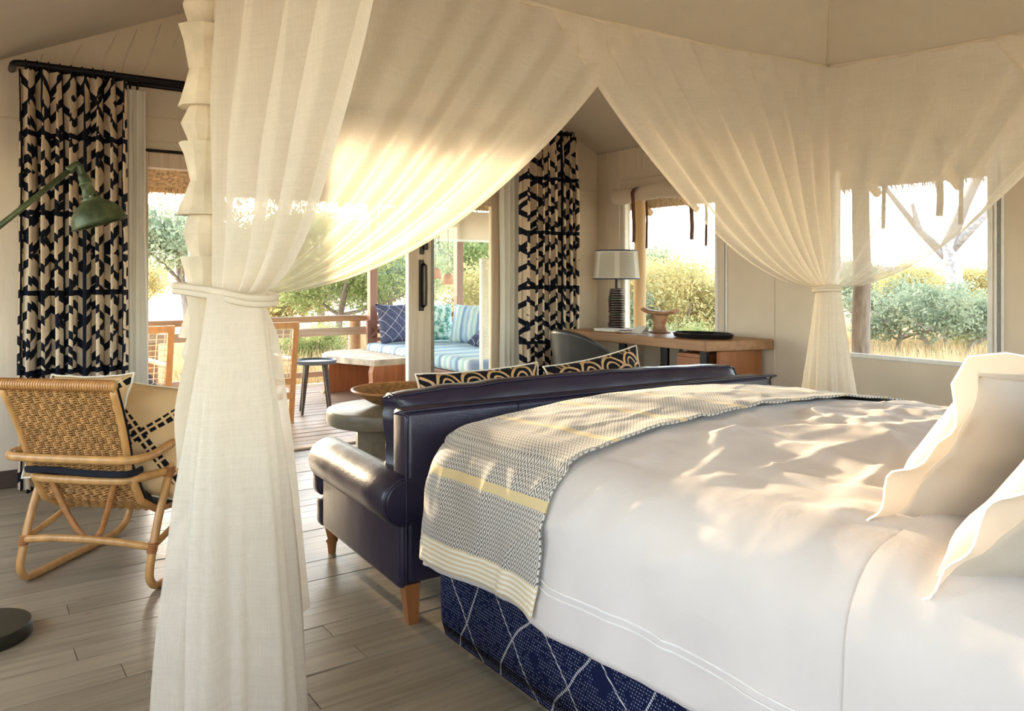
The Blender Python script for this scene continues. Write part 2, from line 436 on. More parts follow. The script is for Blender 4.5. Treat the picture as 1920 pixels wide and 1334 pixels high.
MT['screen'] = simple('white_screen_paint', '#e9ebe6', .6, .03, 10).m
m = simple('thatch', '#9a8464', .9, .3, 30, stretch=(1,1,.2), bump=.6, bscale=60); MT['thatch'] = m.m
MT['straw'] = simple('straw', '#bfa274', .85, .25, 14).m
# glass
m = Mat('pane_glass', .0, .5); g = m.n('ShaderNodeBsdfGlossy'); g.inputs['Roughness'].default_value = .02
t = m.n('ShaderNodeBsdfTransparent'); t.inputs[0].default_value = (.93,.96,.95,1); fr = m.n('ShaderNodeFresnel'); fr.inputs[0].default_value = 1.45
mx = m.n('ShaderNodeMixShader'); m.l(S(m.nt, fr.outputs[0])*.7, mx.inputs[0]); m.l(t.outputs[0], mx.inputs[1]); m.l(g.outputs[0], mx.inputs[2]); m.l(mx.outputs[0], m.out.inputs[0]); MT['glass'] = m.m
# insect screen in the canvas windows: fine gauze
m = Mat('window_gauze', .9, .1); m.col(hexc('#8c8778')); m.see_through(.93); MT['gauze'] = m.m
# outdoors
def leafmat(name, a, b, c, tr=.5):
    m = Mat(name, .55, .3); k = m.noise(2.4, 4); m.col(m.ramp(k, [(.32, hexc(a)), (.5, hexc(b)), (.7, hexc(c))])); m.translucent(tr); return m.m
MT['leaf1'] = leafmat('olive_leaves', '#6d7d48', '#96a066', '#bcba82')
MT['leaf2'] = leafmat('golden_leaves', '#9c9860', '#bfb077', '#d8c68c')
MT['leaf3'] = leafmat('grey_green_leaves', '#67775a', '#8f997c', '#b0b290')
MT['bark'] = simple('grey_bark', '#8d7f74', .85, .2, 12, stretch=(3,3,.7), bump=.6, bscale=30).m
MT['deadwood'] = simple('bleached_dead_wood', '#9c9694', .85, .2, 10, bump=.5, bscale=25).m
MT['ground'] = simple('dry_earth', '#c3a985', .95, .18, .8).m
MT['grass'] = simple('dry_grass_blades', '#d1b888', .8, .22, 1.3).m
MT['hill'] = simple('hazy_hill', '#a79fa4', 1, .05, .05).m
# ------------------------------------------------------------------ the tent shell
XL, XR, YB, YF, EZ, RX, RZ = -1.6, 4.64, -1.5, 5.3, 2.26, 2.27, 3.35
def holed(mb, axis, p0, p1, a0, a1, z0, z1, holes):
    A = sorted({a0, a1, *[h[0] for h in holes], *[h[1] for h in holes]}); Z = sorted({z0, z1, *[h[2] for h in holes], *[h[3] for h in holes]})
    for i in range(len(A)-1):
        for j in range(len(Z)-1):
            ca, cz = (A[i]+A[i+1])/2, (Z[j]+Z[j+1])/2
            if any(h[0] < ca < h[1] and h[2] < cz < h[3] for h in holes): continue
            if axis == 'x': mb.box(p0, p1, A[i], A[i+1], Z[j], Z[j+1])
            else: mb.box(A[i], A[i+1], p0, p1, Z[j], Z[j+1])
    return mb
floor = struct('floor', MB().box(XL, XR, YB, 5.42, -.08, -.024), MT['dark_gap'])
y = YB; row = 0
while y < 5.39:
    w = .1; xs = [XL] + sorted(rnd.uniform(-.6, 4.0) for _ in range(rnd.choice((1,1,2)))) + [XR]
    if len(xs) == 4 and xs[2]-xs[1] < .8: xs.pop(2)
    for i in range(len(xs)-1):
        dz = rnd.uniform(-.0012, .0012)
        MB().box(xs[i]+.0012, xs[i+1]-.0012, y+.0012, min(y+w, 5.4)-.0012, -.022, dz).build('floorboard', MT['floor'], floor)
    y += w; row += 1
deck = struct('deck_floor', MB().box(-1.2, 6.0, 5.43, 8.52, -.3, -.06), MT['dark_gap'])
y = 5.435
while y < 8.5:
    MB().box(-1.2, 6.0, y, y+.126, -.05, rnd.uniform(-.002, .002)).build('deck_board', MT['deck'], deck); y += .14
wA = struct('wall_far', holed(MB(), 'y', YF, YF+.06, XL, XR+.06, 0, EZ, [(.95, 3.66, 0, 1.975)]).prism([(-.1, EZ), (XR+.06, EZ), (RX, RZ)], 0, .06, Matrix(((1,0,0,0),(0,0,1,YF),(0,1,0,0),(0,0,0,1)))), MT['canvas'])
for x0, x1, z in ((XL, .95, 2.08), (.95, 3.66, 2.02), (.95, 3.66, 2.17), (3.66, XR, 1.93), (3.66, XR, 1.2), (XL, .95, 1.5)):
    MB().rbox(x0, x1, YF-.006, YF+.002, z, z+.012, .003, 1).build('seam', MT['canvas'], wA)
rg = random.Random(8)
for k in range(9):
    xx = .45 + .16*k + rg.uniform(-.04,.04); zt = EZ + .46*(xx+.1) - .03; dz = rg.uniform(.25,.42)
    MB().tube([(xx, YF, zt), (xx-.06, YF, zt-dz*.5), (xx-.1+rg.uniform(-.03,.03), YF+.002, zt-dz)], [.002,.007,.002], 8, flat=.7).build('canvas_fold', MT['canvas'], wA, True)
W1 = (3.96, 4.93, .745, 1.86); W2 = (2.06, 2.98, .705, 1.92); W3 = (-.9, 1.1, .5, 1.95)
wB = struct('wall_right', holed(MB(), 'x', XR, XR+.05, YB, YF, 0, EZ, [W1, W2, W3]), MT['canvas'])
for yy in (5.16, 3.45, 1.5): MB().rbox(XR-.006, XR+.002, yy-.008, yy+.008, 0, EZ, .003, 1).build('seam', MT['canvas'], wB)
for yy, mm in ((2.022, 'white_trim'), (2.005, 'zip'), (1.988, 'white_trim'), (3.86, 'white_trim'), (3.87, 'zip'), (5.0, 'white_trim')):
    MB().rbox(XR-.01, XR+.002, yy-.0075, yy+.0075, .2, 2.0, .003, 1).build('zip_tape', MT[mm], wB)
rf = random.Random(21)
for k in range(16):
    yy = 3.6 + 1.62*k/16 + rf.uniform(-.03,.03); zz = rf.uniform(2.0,2.1)
    MB().tube([(XR-.001, yy, EZ-.005), (XR-.001, yy+rf.uniform(-.02,.02), (EZ+zz)/2), (XR+.001, yy+rf.uniform(-.03,.03), zz)], [.009,.007,.002], 8, flat=.8).build('canvas_fold', MT['canvas'], wB, True)
wL = struct('wall_left', holed(MB(), 'x', XL-.05, XL, YB, YF, 0, EZ, [(-1.2, .9, .9, 1.9), (2.2, 4.4, .8, 2.0)]), MT['canvas'])
wK = struct('wall_back', holed(MB(), 'y', YB-.05, YB, XL, XR+.06, 0, EZ, [(-1.2, .6, .8, 2.0), (1.7, 4.0, 1.4, 2.1)]).prism([(-.1, EZ), (XR+.06, EZ), (RX, RZ)], 0, .05, Matrix(((1,0,0,0),(0,0,1,YB-.05),(0,1,0,0),(0,0,0,1)))), MT['canvas'])
cl = MB()
def slope(x0, z0, x1, z1, y0, y1, t):
    cl.add([(x0,y0,z0),(x1,y0,z1),(x1,y1,z1),(x0,y1,z0),(x0,y0,z0+t),(x1,y0,z1+t),(x1,y1,z1+t),(x0,y1,z0+t)],
           [(0,1,2,3),(4,7,6,5),(0,4,5,1),(1,5,6,2),(2,6,7,3),(3,7,4,0)])
slope(XR+.06, EZ-.02, RX, RZ, YB-.05, YF+.06, .03); slope(-.1, EZ, RX, RZ, YB-.05, YF+.06, .03); slope(XL-.05, EZ, -.1, EZ, YB-.05, YF+.06, .03)
struct('ceiling', cl, MT['lining'])
struct('baseboard_far', MB().rbox(XL, .93, YF-.018, YF-.001, .001, .1, .004, 1), MT['baseboard'])
struct('baseboard_right', MB().rbox(XR-.018, XR-.001, YB+.01, YF-.03, .001, .1, .004, 1), MT['baseboard'])
# canvas windows with white webbing borders and gauze
def canvas_window(name, W, lab):
    y0, y1, z0, z1 = W; w = .022
    f = MB()
    f.rbox(XR-.012, XR+.03, y0-w, y1+w, z0-w, z0+.004, .004, 1); f.rbox(XR-.012, XR+.03, y0-w, y1+w, z1-.004, z1+w, .004, 1)
    f.rbox(XR-.012, XR+.03, y0-w, y0+.004, z0, z1, .004, 1); f.rbox(XR-.012, XR+.03, y1-.004, y1+w, z0, z1, .004, 1)
    o = struct(name, f, MT['white_trim']); o['label'] = lab
    MB().box(XR+.02, XR+.022, y0, y1, z0, z1).build('gauze_pane', MT['gauze'], o)
    return o
canvas_window('window_1', W1, 'tent window above the oak desk with white webbing border')
canvas_window('window_2', W2, 'tent window beyond the bed with white webbing border and zip')

# ------------------------------------------------------------------ sliding door in the far wall
d1 = struct('door_1', MB().rbox(.95, .985, YF-.03, YF+.09, 0, 1.975, .005, 1).rbox(3.6, 3.66, YF-.03, YF+.09, 0, 1.975, .005, 1)
            .rbox(.985, 3.6, YF-.03, YF+.09, 1.865, 1.955, .005, 1), MT['doorwood'])
d1['label'] = 'wide timber sliding door opening onto the deck'
MB().rbox(.95, 3.66, YF-.034, YF-.02, 1.957, 1.975, .003, 1).build('head_track', MT['blackmetal'], d1)
MB().rbox(.99, 3.6, YF-.02, YF+.08, .001, .014, .003, 1).build('threshold', MT['doorwood'], d1)
px0, px1 = 2.79, 3.598
dp = MB().rbox(px0, px0+.185, YF-.01, YF+.035, .02, 1.86, .005, 1).rbox(px1-.075, px1, YF-.01, YF+.035, .02, 1.86, .005, 1)
dp.rbox(px0+.185, px1-.075, YF-.01, YF+.035, .02, .16, .005, 1).rbox(px0+.185, px1-.075, YF-.01, YF+.035, 1.75, 1.86, .005, 1)
dpo = dp.build('sliding_panel', MT['doorwood'], d1)
MB().box(px0+.18, px1-.07, YF+.008, YF+.014, .15, 1.76).build('glass_pane', MT['glass'], dpo)
MB().rbox(px0-.012, px0, YF-.012, YF+.037, .02, 1.86, .003, 1).build('edge_strip', MT['white_trim'], dpo)
MB().rbox(px0+.185, px0+.215, YF-.004, YF+.03, .16, 1.75, .003, 1).build('glazing_bead', MT['greywood'], dpo)
hb = MB().rbox(2.865, 2.91, YF-.016, YF-.009, .93, 1.315, .003, 1); hb.tube([(2.905, YF-.012, .96), (2.905, YF-.05, .975), (2.905, YF-.055, 1.12), (2.905, YF-.05, 1.27), (2.905, YF-.012, 1.285)], .011, 8)
hb.build('pull_handle', MT['bronze'], dpo)
MB().rbox(2.872, 2.912, YF-.02, YF-.009, 1.355, 1.465, .004, 1).rbox(2.9, 2.935, YF-.04, YF-.018, 1.39, 1.44, .004, 1).build('latch', MT['bronze'], dpo)

# ------------------------------------------------------------------ thatched roof over tent and deck
th = MB()
def slab(a, b, c, d, t=.16):
    n = (Vector(b)-Vector(a)).cross(Vector(d)-Vector(a)).normalized(); n = n if n.z > 0 else -n
    p = [Vector(q) for q in (a,b,c,d)]; th.add(p+[q+n*t for q in p], [(0,1,2,3),(4,7,6,5),(0,4,5,1),(1,5,6,2),(2,6,7,3),(3,7,4,0)])
ZR = 4.3
slab((6.0,-2,1.9),(6.0,8.9,1.9),(RX,8.9-3.4,ZR),(RX,-2,ZR))
slab((-1.9,-2,2.55),(-1.9,8.9,2.55),(RX,8.9-3.4,ZR),(RX,-2,ZR))
slab((-1.9,8.9,2.06),(6.0,8.9,2.06),(RX+.05,5.5,ZR),(RX-.05,5.5,ZR))
tr = struct('thatched_roof', th, MT['thatch'])
tr['label'] = 'low straw thatch roof overhanging the tent and deck'
fr = MB()
for k in range(5200):
    if k < 2600: p = Vector((rnd.uniform(5.86,6.06), rnd.uniform(1.5,8.9), 1.97-rnd.uniform(0,.05))); d = Vector((rnd.uniform(.2,.7), rnd.uniform(-.25,.25), -1))
    else: p = Vector((rnd.uniform(-.5,6.0), rnd.uniform(8.76,8.96), 2.12-rnd.uniform(0,.05))); d = Vector((rnd.uniform(-.25,.25), rnd.uniform(.2,.7), -1))
    L = rnd.uniform(.05,.13); q = p + d.normalized()*L; s_ = Vector((d.y, -d.x, 0)).normalized()*.004 if k >= 2600 else Vector((0,.004,0))
    if k >= 2600: s_ = Vector((.004,0,0))
    fr.add([p-s_, p+s_, q], [(0,1,2)])
fo = fr.build('straw_fringe', MT['straw'], tr); fo['kind'] = 'stuff'
for yy in [1.6+.62*k for k in range(12)]:
    MB().tube([(5.95,yy,1.84),(4.9,yy,2.46)], .035, 8).build('rafter', MT['pole'], tr)
for xx in [.0+.75*k for k in range(8)]:
    MB().tube([(xx,8.85,2.02),(xx,5.6,4.0)], .035, 8).build('rafter', MT['pole'], tr)
def pole(x, y, r, zt, lab):
    t = thing('roof_pole', lab, 'pole', (x,y,-.5)); mb = MB(); mb.tube([(x+nz(x,y,k)*.02, y+nz(y,x,k)*.02, -.5+k*(zt+.5)/8) for k in range(9)], [r*(1.08-.02*k) for k in range(9)], 12); mb.build('shaft', MT['pole'], t, 40); return t
pole(4.93, 5.06, .055, 2.4, 'peeled timber pole outside the window behind the table lamp')
t = pole(5.4, 3.27, .062, 2.2, 'grey weathered timber pole outside the window behind the gathered net'); t.children[0].data.materials[0] = MT['bark']
# ------------------------------------------------------------------ curtains and rods
def curtain(name, label, x0, x1, y, z0, z1, folds, amp, mat, seed=0, cat='curtain', flare=.0):
    n = folds*12; base = []; r = random.Random(seed); ph = [r.uniform(.6,1.4) for _ in range(folds+1)]
    def off(a, b):
        k = a*folds; i = min(int(k), folds-1); am = amp*(ph[i]*(1-(k-i)) + ph[i+1]*(k-i))
        return am*math.sin(2*PI*k + .7*nz(a*3, b*1.2, seed))*(.55+.45*min(1, b*5)) + .012*nz(a*6, b*2, seed+9)
    def pos(a, b):
        w = 1 + flare*b*b; xx = (x0+x1)/2 + (a-.5)*(x1-x0)*w + .014*nz(a*5, b*2.5, seed+3)*min(1,b*4) + .30*amp*math.sin(4*PI*a*folds + .5)*min(1, .4+b*3)
        return (xx, y + off(a, b), z1 - b*(z1-z0))
    L = [0.]
    for i in range(n):
        p, q = pos(i/n, .5), pos((i+1)/n, .5); L.append(L[-1] + math.hypot(p[0]-q[0], p[1]-q[1]))
    mb = MB().grid(pos, n, 30, lambda a, b: (L[min(n, round(a*n))], z1 - b*(z1-z0)))
    return tag(mb.build(name, mat, None, True), label, cat, None)
curtain('patterned_curtain', 'black and beige geometric curtain hanging behind the rattan armchair', .295, .835, 5.12, .012, 2.335, 8, .068, MT['curtain'], 1)
curtain('patterned_curtain', 'black and beige geometric curtain hanging beside the desk chair', 3.70, 4.24, 5.12, .012, 2.345, 8, .068, MT['curtain'], 4)
curtain('sheer_curtain', 'white sheer curtain between the patterned curtain and the open doorway', .80, .955, 5.21, .012, 2.31, 4, .022, MT['sheer'], 2, flare=.35)
curtain('sheer_curtain', 'white sheer curtain between the sliding glass panel and the patterned curtain', 3.55, 3.74, 5.21, .012, 2.31, 4, .022, MT['sheer'], 3)
t = thing('curtain_rod', 'black double curtain rod with rings above the sliding door', 'curtain rod', (2.3, 5.18, 2.36))
MB().tube([(.275,5.298,2.36),(.275,5.19,2.362),(.277,5.16,2.363),(.285,5.135,2.363),(.305,5.12,2.363),(.335,5.115,2.363),(2.3,5.115,2.363),(4.2,5.115,2.363)], .019, 10).build('front_pole', MT['blackmetal'], t, True)
MB().tube([(.34,5.2,2.348),(2.3,5.2,2.348),(4.2,5.2,2.348)], .016, 10).build('back_pole', MT['blackmetal'], t, True)
for x in (2.3, 4.18): MB().rbox(x-.012, x+.012, 5.1, 5.3, 2.345, 2.372, .004, 1).build('bracket', MT['blackmetal'], t)
ringm = MB().tube([(0, .027*math.cos(2*PI*k/12), .027*math.sin(2*PI*k/12)) for k in range(12)], .004, 5, closed=True).mesh('curtain_ring', MT['blackmetal'], True)
for xs, yy, zz in (([.33+.055*k for k in range(9)], 5.115, 2.359), ([3.73+.06*k for k in range(9)], 5.115, 2.359), ([.83,.87,.91], 5.2, 2.34), ([3.58,3.64,3.70], 5.2, 2.34)):
    for x in xs:
        o = put('curtain_ring', ringm, t, True); o.location = Vector((x,yy,zz)) - t.location

# ------------------------------------------------------------------ rolled blinds on the canvas windows
def blind(label, y0, y1, ztop, straps):
    t = thing('rolled_blind', label, 'blind', (XR-.05, (y0+y1)/2, ztop-.3))
    MB().rbox(XR-.05, XR-.001, y0-.03, y1+.03, ztop-.085, ztop, .012, 2).build('header_band', MT['blind'], t)
    def fn(a, b):
        y_ = y0-.045 + (y1-y0+.09)*a; near = min(abs(y_-s) for s in straps); sq = .022*math.exp(-(near/.05)**2)
        r = .062 - sq + .008*nz(a*9, b*3, y0); an = 2*PI*b
        return (XR-.075 + r*math.cos(an)*.9, y_, ztop-.135 + r*math.sin(an)*1.05 - .01*math.sin(a*9))
    mb = MB().grid(fn, 48, 18)
    mb.add([fn(0, k/18) for k in range(18)], [tuple(range(18))]); mb.add([fn(1, k/18) for k in range(18)], [tuple(range(18))])
    mb.build('canvas_roll', MT['blind'], t, 50)
    for s in straps:
        p = [(XR-.05, s, ztop-.082), (XR-.085, s, ztop-.085), (XR-.118, s, ztop-.11), (XR-.122, s, ztop-.15), (XR-.115, s, ztop-.19), (XR-.11, s+.002, ztop-.3), (XR-.108, s-.003, ztop-.42), (XR-.106, s+.003, ztop-.53)]
        mb = MB().tube(smooth_path(p, 4), .02, 4, flat=.2, up=(0,1,0)); mb.build('strap', MT['strap'], t)
        p = [(XR-.05, s-.085, ztop-.2), (XR-.045, s-.087, ztop-.35), (XR-.045, s-.082, ztop-.58)]
        MB().tube(smooth_path(p, 4), .013, 4, flat=.22, up=(0,1,0)).build('strap_tail', MT['strap'], t)
    return t
blind('rolled canvas blind with brown straps above the desk window', 3.96, 4.93, 1.995, (4.72, 4.10))
blind('rolled canvas blind with brown straps above the window behind the net', 2.06, 2.98, 2.06, (2.72, 2.27))

# ------------------------------------------------------------------ carved post
t = thing('carved_post', 'whitewashed adze-carved timber post standing behind the tied-back net', 'post', (.605, 2.42, 0))
z = 0.; k = 0; rp = random.Random(3); zone = [(.075,.0)]
while z < 2.42:
    h = rp.uniform(.09,.125); kind = k % 3; rr = rp.uniform(.062,.07)
    if kind == 0: prof = [(rr*.66, 0), (rr*1.0, h*.55), (rr*.72, h)]
    elif kind == 1: prof = [(rr*1.08, 0), (rr*.95, h*.25), (rr*.62, h)]
    else: prof = [(rr*.64, 0), (rr*.9, h*.7), (rr*1.08, h)]
    mb = MB(); mb.lathe([(r_, z+zz) for r_, zz in prof], 11, (0,0,0), Matrix.Rotation(rp.uniform(0,1), 4, 'Z'))
    mb.v = [(p[0]*(1+.1*nz(p[0]*40,p[1]*40,p[2]*9)), p[1]*(1+.1*nz(p[1]*40,p[0]*40,p[2]*9)), p[2]) for p in mb.v]
    mb.build('carved_segment', MT['whitewash'], t, False, True); z += h; k += 1

# ------------------------------------------------------------------ bed
BX0, BX1, BY0, BY1 = 1.285, 2.935, .12, 2.25
bed = thing('bed', 'king size bed with navy stitched base', 'bed', ((BX0+BX1)/2, (BY0+BY1)/2, 0))
def rrect(x0, x1, y0, y1, r, n=8):
    out = []
    for cx, cy, a0 in ((x1-r,y1-r,0),(x0+r,y1-r,PI/2),(x0+r,y0+r,PI),(x1-r,y0+r,1.5*PI)):
        for k in range(n+1):
            a = a0 + PI/2*k/n; out.append((cx+r*math.cos(a), cy+r*math.sin(a)))
    return out
mb = MB(); ring = rrect(BX0-.015, BX1+.015, BY0, BY1+.01, .09); n = len(ring); L = [0.]
for i in range(n): L.append(L[-1] + math.hypot(ring[(i+1)%n][0]-ring[i][0], ring[(i+1)%n][1]-ring[i][1]))
zs = [(.035,-.035),(.06,-.008),(.1,0),(.3,.004),(.44,0),(.46,-.012)]
cxm, cym = (BX0+BX1)/2, (BY0+BY1)/2
def rp_(i, o):
    x, y_ = ring[i % n]; d = Vector((x-cxm, y_-cym)); 
    sg_ = lambda q: 1 if q > 0 else -1
    return (x + o*sg_(d.x) if abs(abs(d.x)-(BX1-BX0)/2) < .1 else x, y_ + o*sg_(d.y) if abs(abs(d.y)-(BY1-BY0)/2) < .1 else y_)
for j in range(len(zs)-1):
    for i in range(n):
        a, b, c, d = rp_(i,zs[j][1]), rp_(i+1,zs[j][1]), rp_(i+1,zs[j+1][1]), rp_(i,zs[j+1][1])
        mb.add([(*a,zs[j][0]),(*b,zs[j][0]),(*c,zs[j+1][0]),(*d,zs[j+1][0])], [(0,1,2,3)], [[(L[i],zs[j][0]),(L[i+1],zs[j][0]),(L[i+1],zs[j+1][0]),(L[i],zs[j+1][0])]])
mb.add([(*rp_(i,-.012),.46) for i in range(n)], [tuple(range(n))]); mb.add([(*rp_(i,-.035),.035) for i in range(n)], [tuple(range(n))])
o = mb.build('upholstered_base', MT['bedbase'], bed, 50)
bm = bmesh.new(); bm.from_mesh(o.data); bmesh.ops.remove_doubles(bm, verts=bm.verts, dist=.0005); bm.to_mesh(o.data); bm.free()
MB().rbox(BX0, BX1, BY0, BY1, .462, .655, .07, 4).build('mattress', MT['mattress'], bed, True)
for x in (BX0+.1, BX1-.1):
    for y_ in (BY0+.1, BY1-.1): MB().lathe([(.03,.0),(.035,.04)], 12, (x,y_,0)).build('leg', MT['legwood'], bed)
MB().rbox(BX0-.03, BX1+.03, BY0-.1, BY0-.02, .0, 1.05, .02, 2).build('headboard', MT['bedbase'], bed)
# drape: a flat point (p,q) lies on the bed top or folds down its side
CR = .17
def dome(x, y_):
    a = max(0, 1-((x-2.11)/.92)**2); b = max(0, 1-((y_-1.05)/1.35)**2)
    return .672 + .115*(a**.8)*(.35+.65*b**.6)
def wrinkle(x, y_):
    s = 0
    wx, wy = x + .12*nz(x*2.1, y_*2.1, 11), y_ + .12*nz(x*2.1, y_*2.1, 17)
    s += .018*nz(wx*1.9+.4*wy, wy*2.8, 3.1) + .010*nz(wx*4.3-wy*1.5, wy*6.2, 7.7) + .005*nz(wx*9, wy*13, 1.7)
    for a_, b_, k_, w_ in ((5.5,2.2,2.2,.007),(2.6,6.5,5.1,.008),(7.5,-4.,9.3,.004),(9,7,3.3,.003)):
        s += w_*max(0, 1-abs(nz(wx*a_-wy*b_*.5, wy*b_+wx, k_))*4.5)
    f = min(1, max(0, (y_-1.46)/.16))
    return s*(1-.6*f)
def drape(p, q, lift=0., foot=True, wr=1.):
    x0, x1, y1 = BX0+CR-.06, BX1-CR+.06, BY1-CR+.03
    cx_, cy_ = min(max(p, x0), x1), min(q, y1) if foot else q
    ex, ey = p-cx_, q-cy_; l = max(abs(ex), abs(ey)); m_ = math.hypot(ex, ey)
    z0 = dome(cx_, cy_)
    if m_ < 1e-6: return Vector((p, q, z0 + wr*wrinkle(p,q)*(.45+.55*min(1, (min(p-x0, x1-p)+.1)/.35)) + lift))
    nx, ny = ex/m_, ey/m_; R = CR; arc = R*PI/2
    if l < arc: a = l/R; off, drop = R*math.sin(a), R*(1-math.cos(a))
    else: off, drop = R + (l-arc)*.07, R + (l-arc)
    per = (q if abs(ex) > abs(ey) else p); hang = max(0, l-arc*.6); gq = .2 + .8*min(1, max(0, (q-.85)/.3))
    off += lift + wr*hang*(.05*nz(per*3.2, 0, 5.5) + .04*math.sin(per*9+2*nz(per*2,1,1))) + gq*.45*wr*wrinkle(p*.8,q*1.6) + gq*wr*min(1,l/.15)*(.009*nz(per*4.5+l*3, l*5, 6) + .008*max(0, 1-abs(nz(per*5-l*4, l*3+per*2, 8))*4))
    z_ = z0 - drop + lift*math.cos(min(l/R, PI/2)) + wr*wrinkle(cx_,cy_)*.3*max(0,1-l/arc)
    return Vector((cx_+nx*off, cy_+ny*off, z_))
LM = .50
DL, DR, DF = BX0+CR-.06-LM, BX1-CR+.06+LM, BY1-CR+.03+LM*.9
duv = thing('duvet', 'rumpled pale rose-white linen duvet spread over the bed', 'duvet', (2.11, 1.2, .45))
def fdu(a, b): return drape(DL + a*(DR-DL), .135 + b*(DF-.135))
mb = MB().grid(fdu, 190, 150); o = mb.build('cover', MT['linen'], duv, True)
sol = o.modifiers.new('thick', 'SOLIDIFY'); sol.thickness = .012; sol.offset = -1
for dd in (.095, .112):
    MB().tube([drape(DL+dd, .14 + (DF-.62-.14)*k/90, .0025) for k in range(91)], .0022, 5).build('hem_stitching', MT['stitch'], duv)
# turned-back sheet at the head
sh = thing('turned_back_sheet', 'turned-back linen sheet with a seam across the head of the bed', 'sheet', (2.11, .45, .6))
def fsh(a, b):
    p = DL + .06 + a*(DR-DL-.12); q = .14 + b*(.63 + .03*nz(p*2.2, 4, 4)); e = min(1, (1-b)*14)
    return drape(p, q, .0045)
MB().grid(fsh, 150, 50).build('fold', MT['linen'], sh, True)
# throw
tw = thing('throw_blanket', 'grey diamond-weave throw with cream stripes across the bed foot', 'blanket', (2.11, 1.9, .5))
TL, TR_ = DL+.035, DR-.05
def fth(a, b):
    p = TL + a*(TR_-TL); q = 1.575 + .022*nz(p*2.4, 0, 8.2) + .035*max(0, 1.5-p)*.7 + b*(.92)
    v_ = drape(p, q, .013 + .004*abs(nz(p*6, q*3, 4)))
    if p < 1.3: v_.z -= .015
    return v_
def uth(a, b): return (b*.92, a*(TR_-TL))
o = MB().grid(fth, 200, 70, uth).build('woven_cloth', MT['throw'], tw, True)
sol = o.modifiers.new('thick', 'SOLIDIFY'); sol.thickness = .006; sol.offset = 1
MB().grid(lambda a, b: fth(a, b*.022) + Vector((0, -.003, .0045)), 200, 2, lambda a, b: (b*.03, a*(TR_-TL)*1.0)).build('rolled_edge', MT['throw'], tw, True)

# ------------------------------------------------------------------ cushions and pillows
def cushion(name, label, w, h, t_, mat, M, piping=None, cat='cushion', dent=.07, n=20, flange=0, parent=None, group=None, ears=1.0, squash=0., seed=0, flmat=None):
    def prof(a, b):
        k = max(0, (1-abs(a)**2.6))**.5 * max(0, (1-abs(b)**2.6))**.5
        return k
    def pos(a, b, s_):
        x = w/2*a*(1-dent*(1-b*b)*ears); y_ = h/2*b*(1-dent*(1-a*a)*ears)
        z_ = s_*t_/2*prof(a,b)*(1+.10*nz(a*2.2,b*2.2,seed+s_)) - squash*b*(1-a*a)*.0
        wv = .012*nz(a*3+seed, b*3, seed*1.7)
        return M @ Vector((x, y_, z_ + wv))
    mb = MB()
    for s_ in (1,-1): mb.grid(lambda a, b: pos(2*a-1, 2*b-1, s_), n, n, lambda a, b: ((2*a-1)*w/2, (2*b-1)*h/2))
    o = tag(mb.build(name, mat, parent, True), label, cat if not parent else None, group)
    bm = bmesh.new(); bm.from_mesh(o.data); bmesh.ops.remove_doubles(bm, verts=bm.verts, dist=.0004); bmesh.ops.recalc_face_normals(bm, faces=bm.faces); bm.to_mesh(o.data); bm.free()
    edge = [(-1+2*k/n, -1) for k in range(n)]+[(1, -1+2*k/n) for k in range(n)]+[(1-2*k/n, 1) for k in range(n)]+[(-1, 1-2*k/n) for k in range(n)]
    if piping: MB().tube([pos(a,b,1) for a,b in edge], .0045, 6, closed=True).build('piping', piping, o, True)
    if flange:
        E_ = len(edge); f = MB()
        def fp(i, k):
            a, b = edge[i % E_]; c_ = pos(a*.985,b*.985,1); d = M.to_3x3() @ Vector((a*(abs(a) > .99), b*(abs(b) > .99), 0)); d = d.normalized()
            wv = M.to_3x3() @ Vector((0,0,1)); return c_ + d*flange*k*(1.0 if d.length else 1) + wv*(.018*k*math.sin(i*.33+seed) + .008*k*math.sin(i*.9+seed*2))
        mb2 = MB().grid(lambda a, b: fp(round(a*E_), b), E_, 4)
        mb2.build('flange', flmat or mat, o, True)
        MB().tube([fp(i, 1) for i in range(E_)], .0022, 5, closed=True).build('edge_stitch', MT['stitch'], o)
    return o
def RM(loc, rx=0, ry=0, rz=0):
    return Matrix.Translation(loc) @ Matrix.Rotation(math.radians(rz),4,'Z') @ Matrix.Rotation(math.radians(ry),4,'Y') @ Matrix.Rotation(math.radians(rx),4,'X')
# pillows lean towards the head (-Y): local x along the bed width, local y up the pillow
cushion('bed_pillow', 'upright cream flanged pillow farther from the camera, leaning on the bed', .70, .44, .19, MT['pillow'], RM((1.74, .63, .865), 128, 0, -20), None, 'pillow', .05, 24, .046, seed=1)
cushion('bed_pillow', 'cream flanged pillow cut off by the right edge of the picture', .70, .44, .19, MT['pillow'], RM((1.60, .43, .862), 132, 0, -18), None, 'pillow', .05, 24, .046, seed=2)
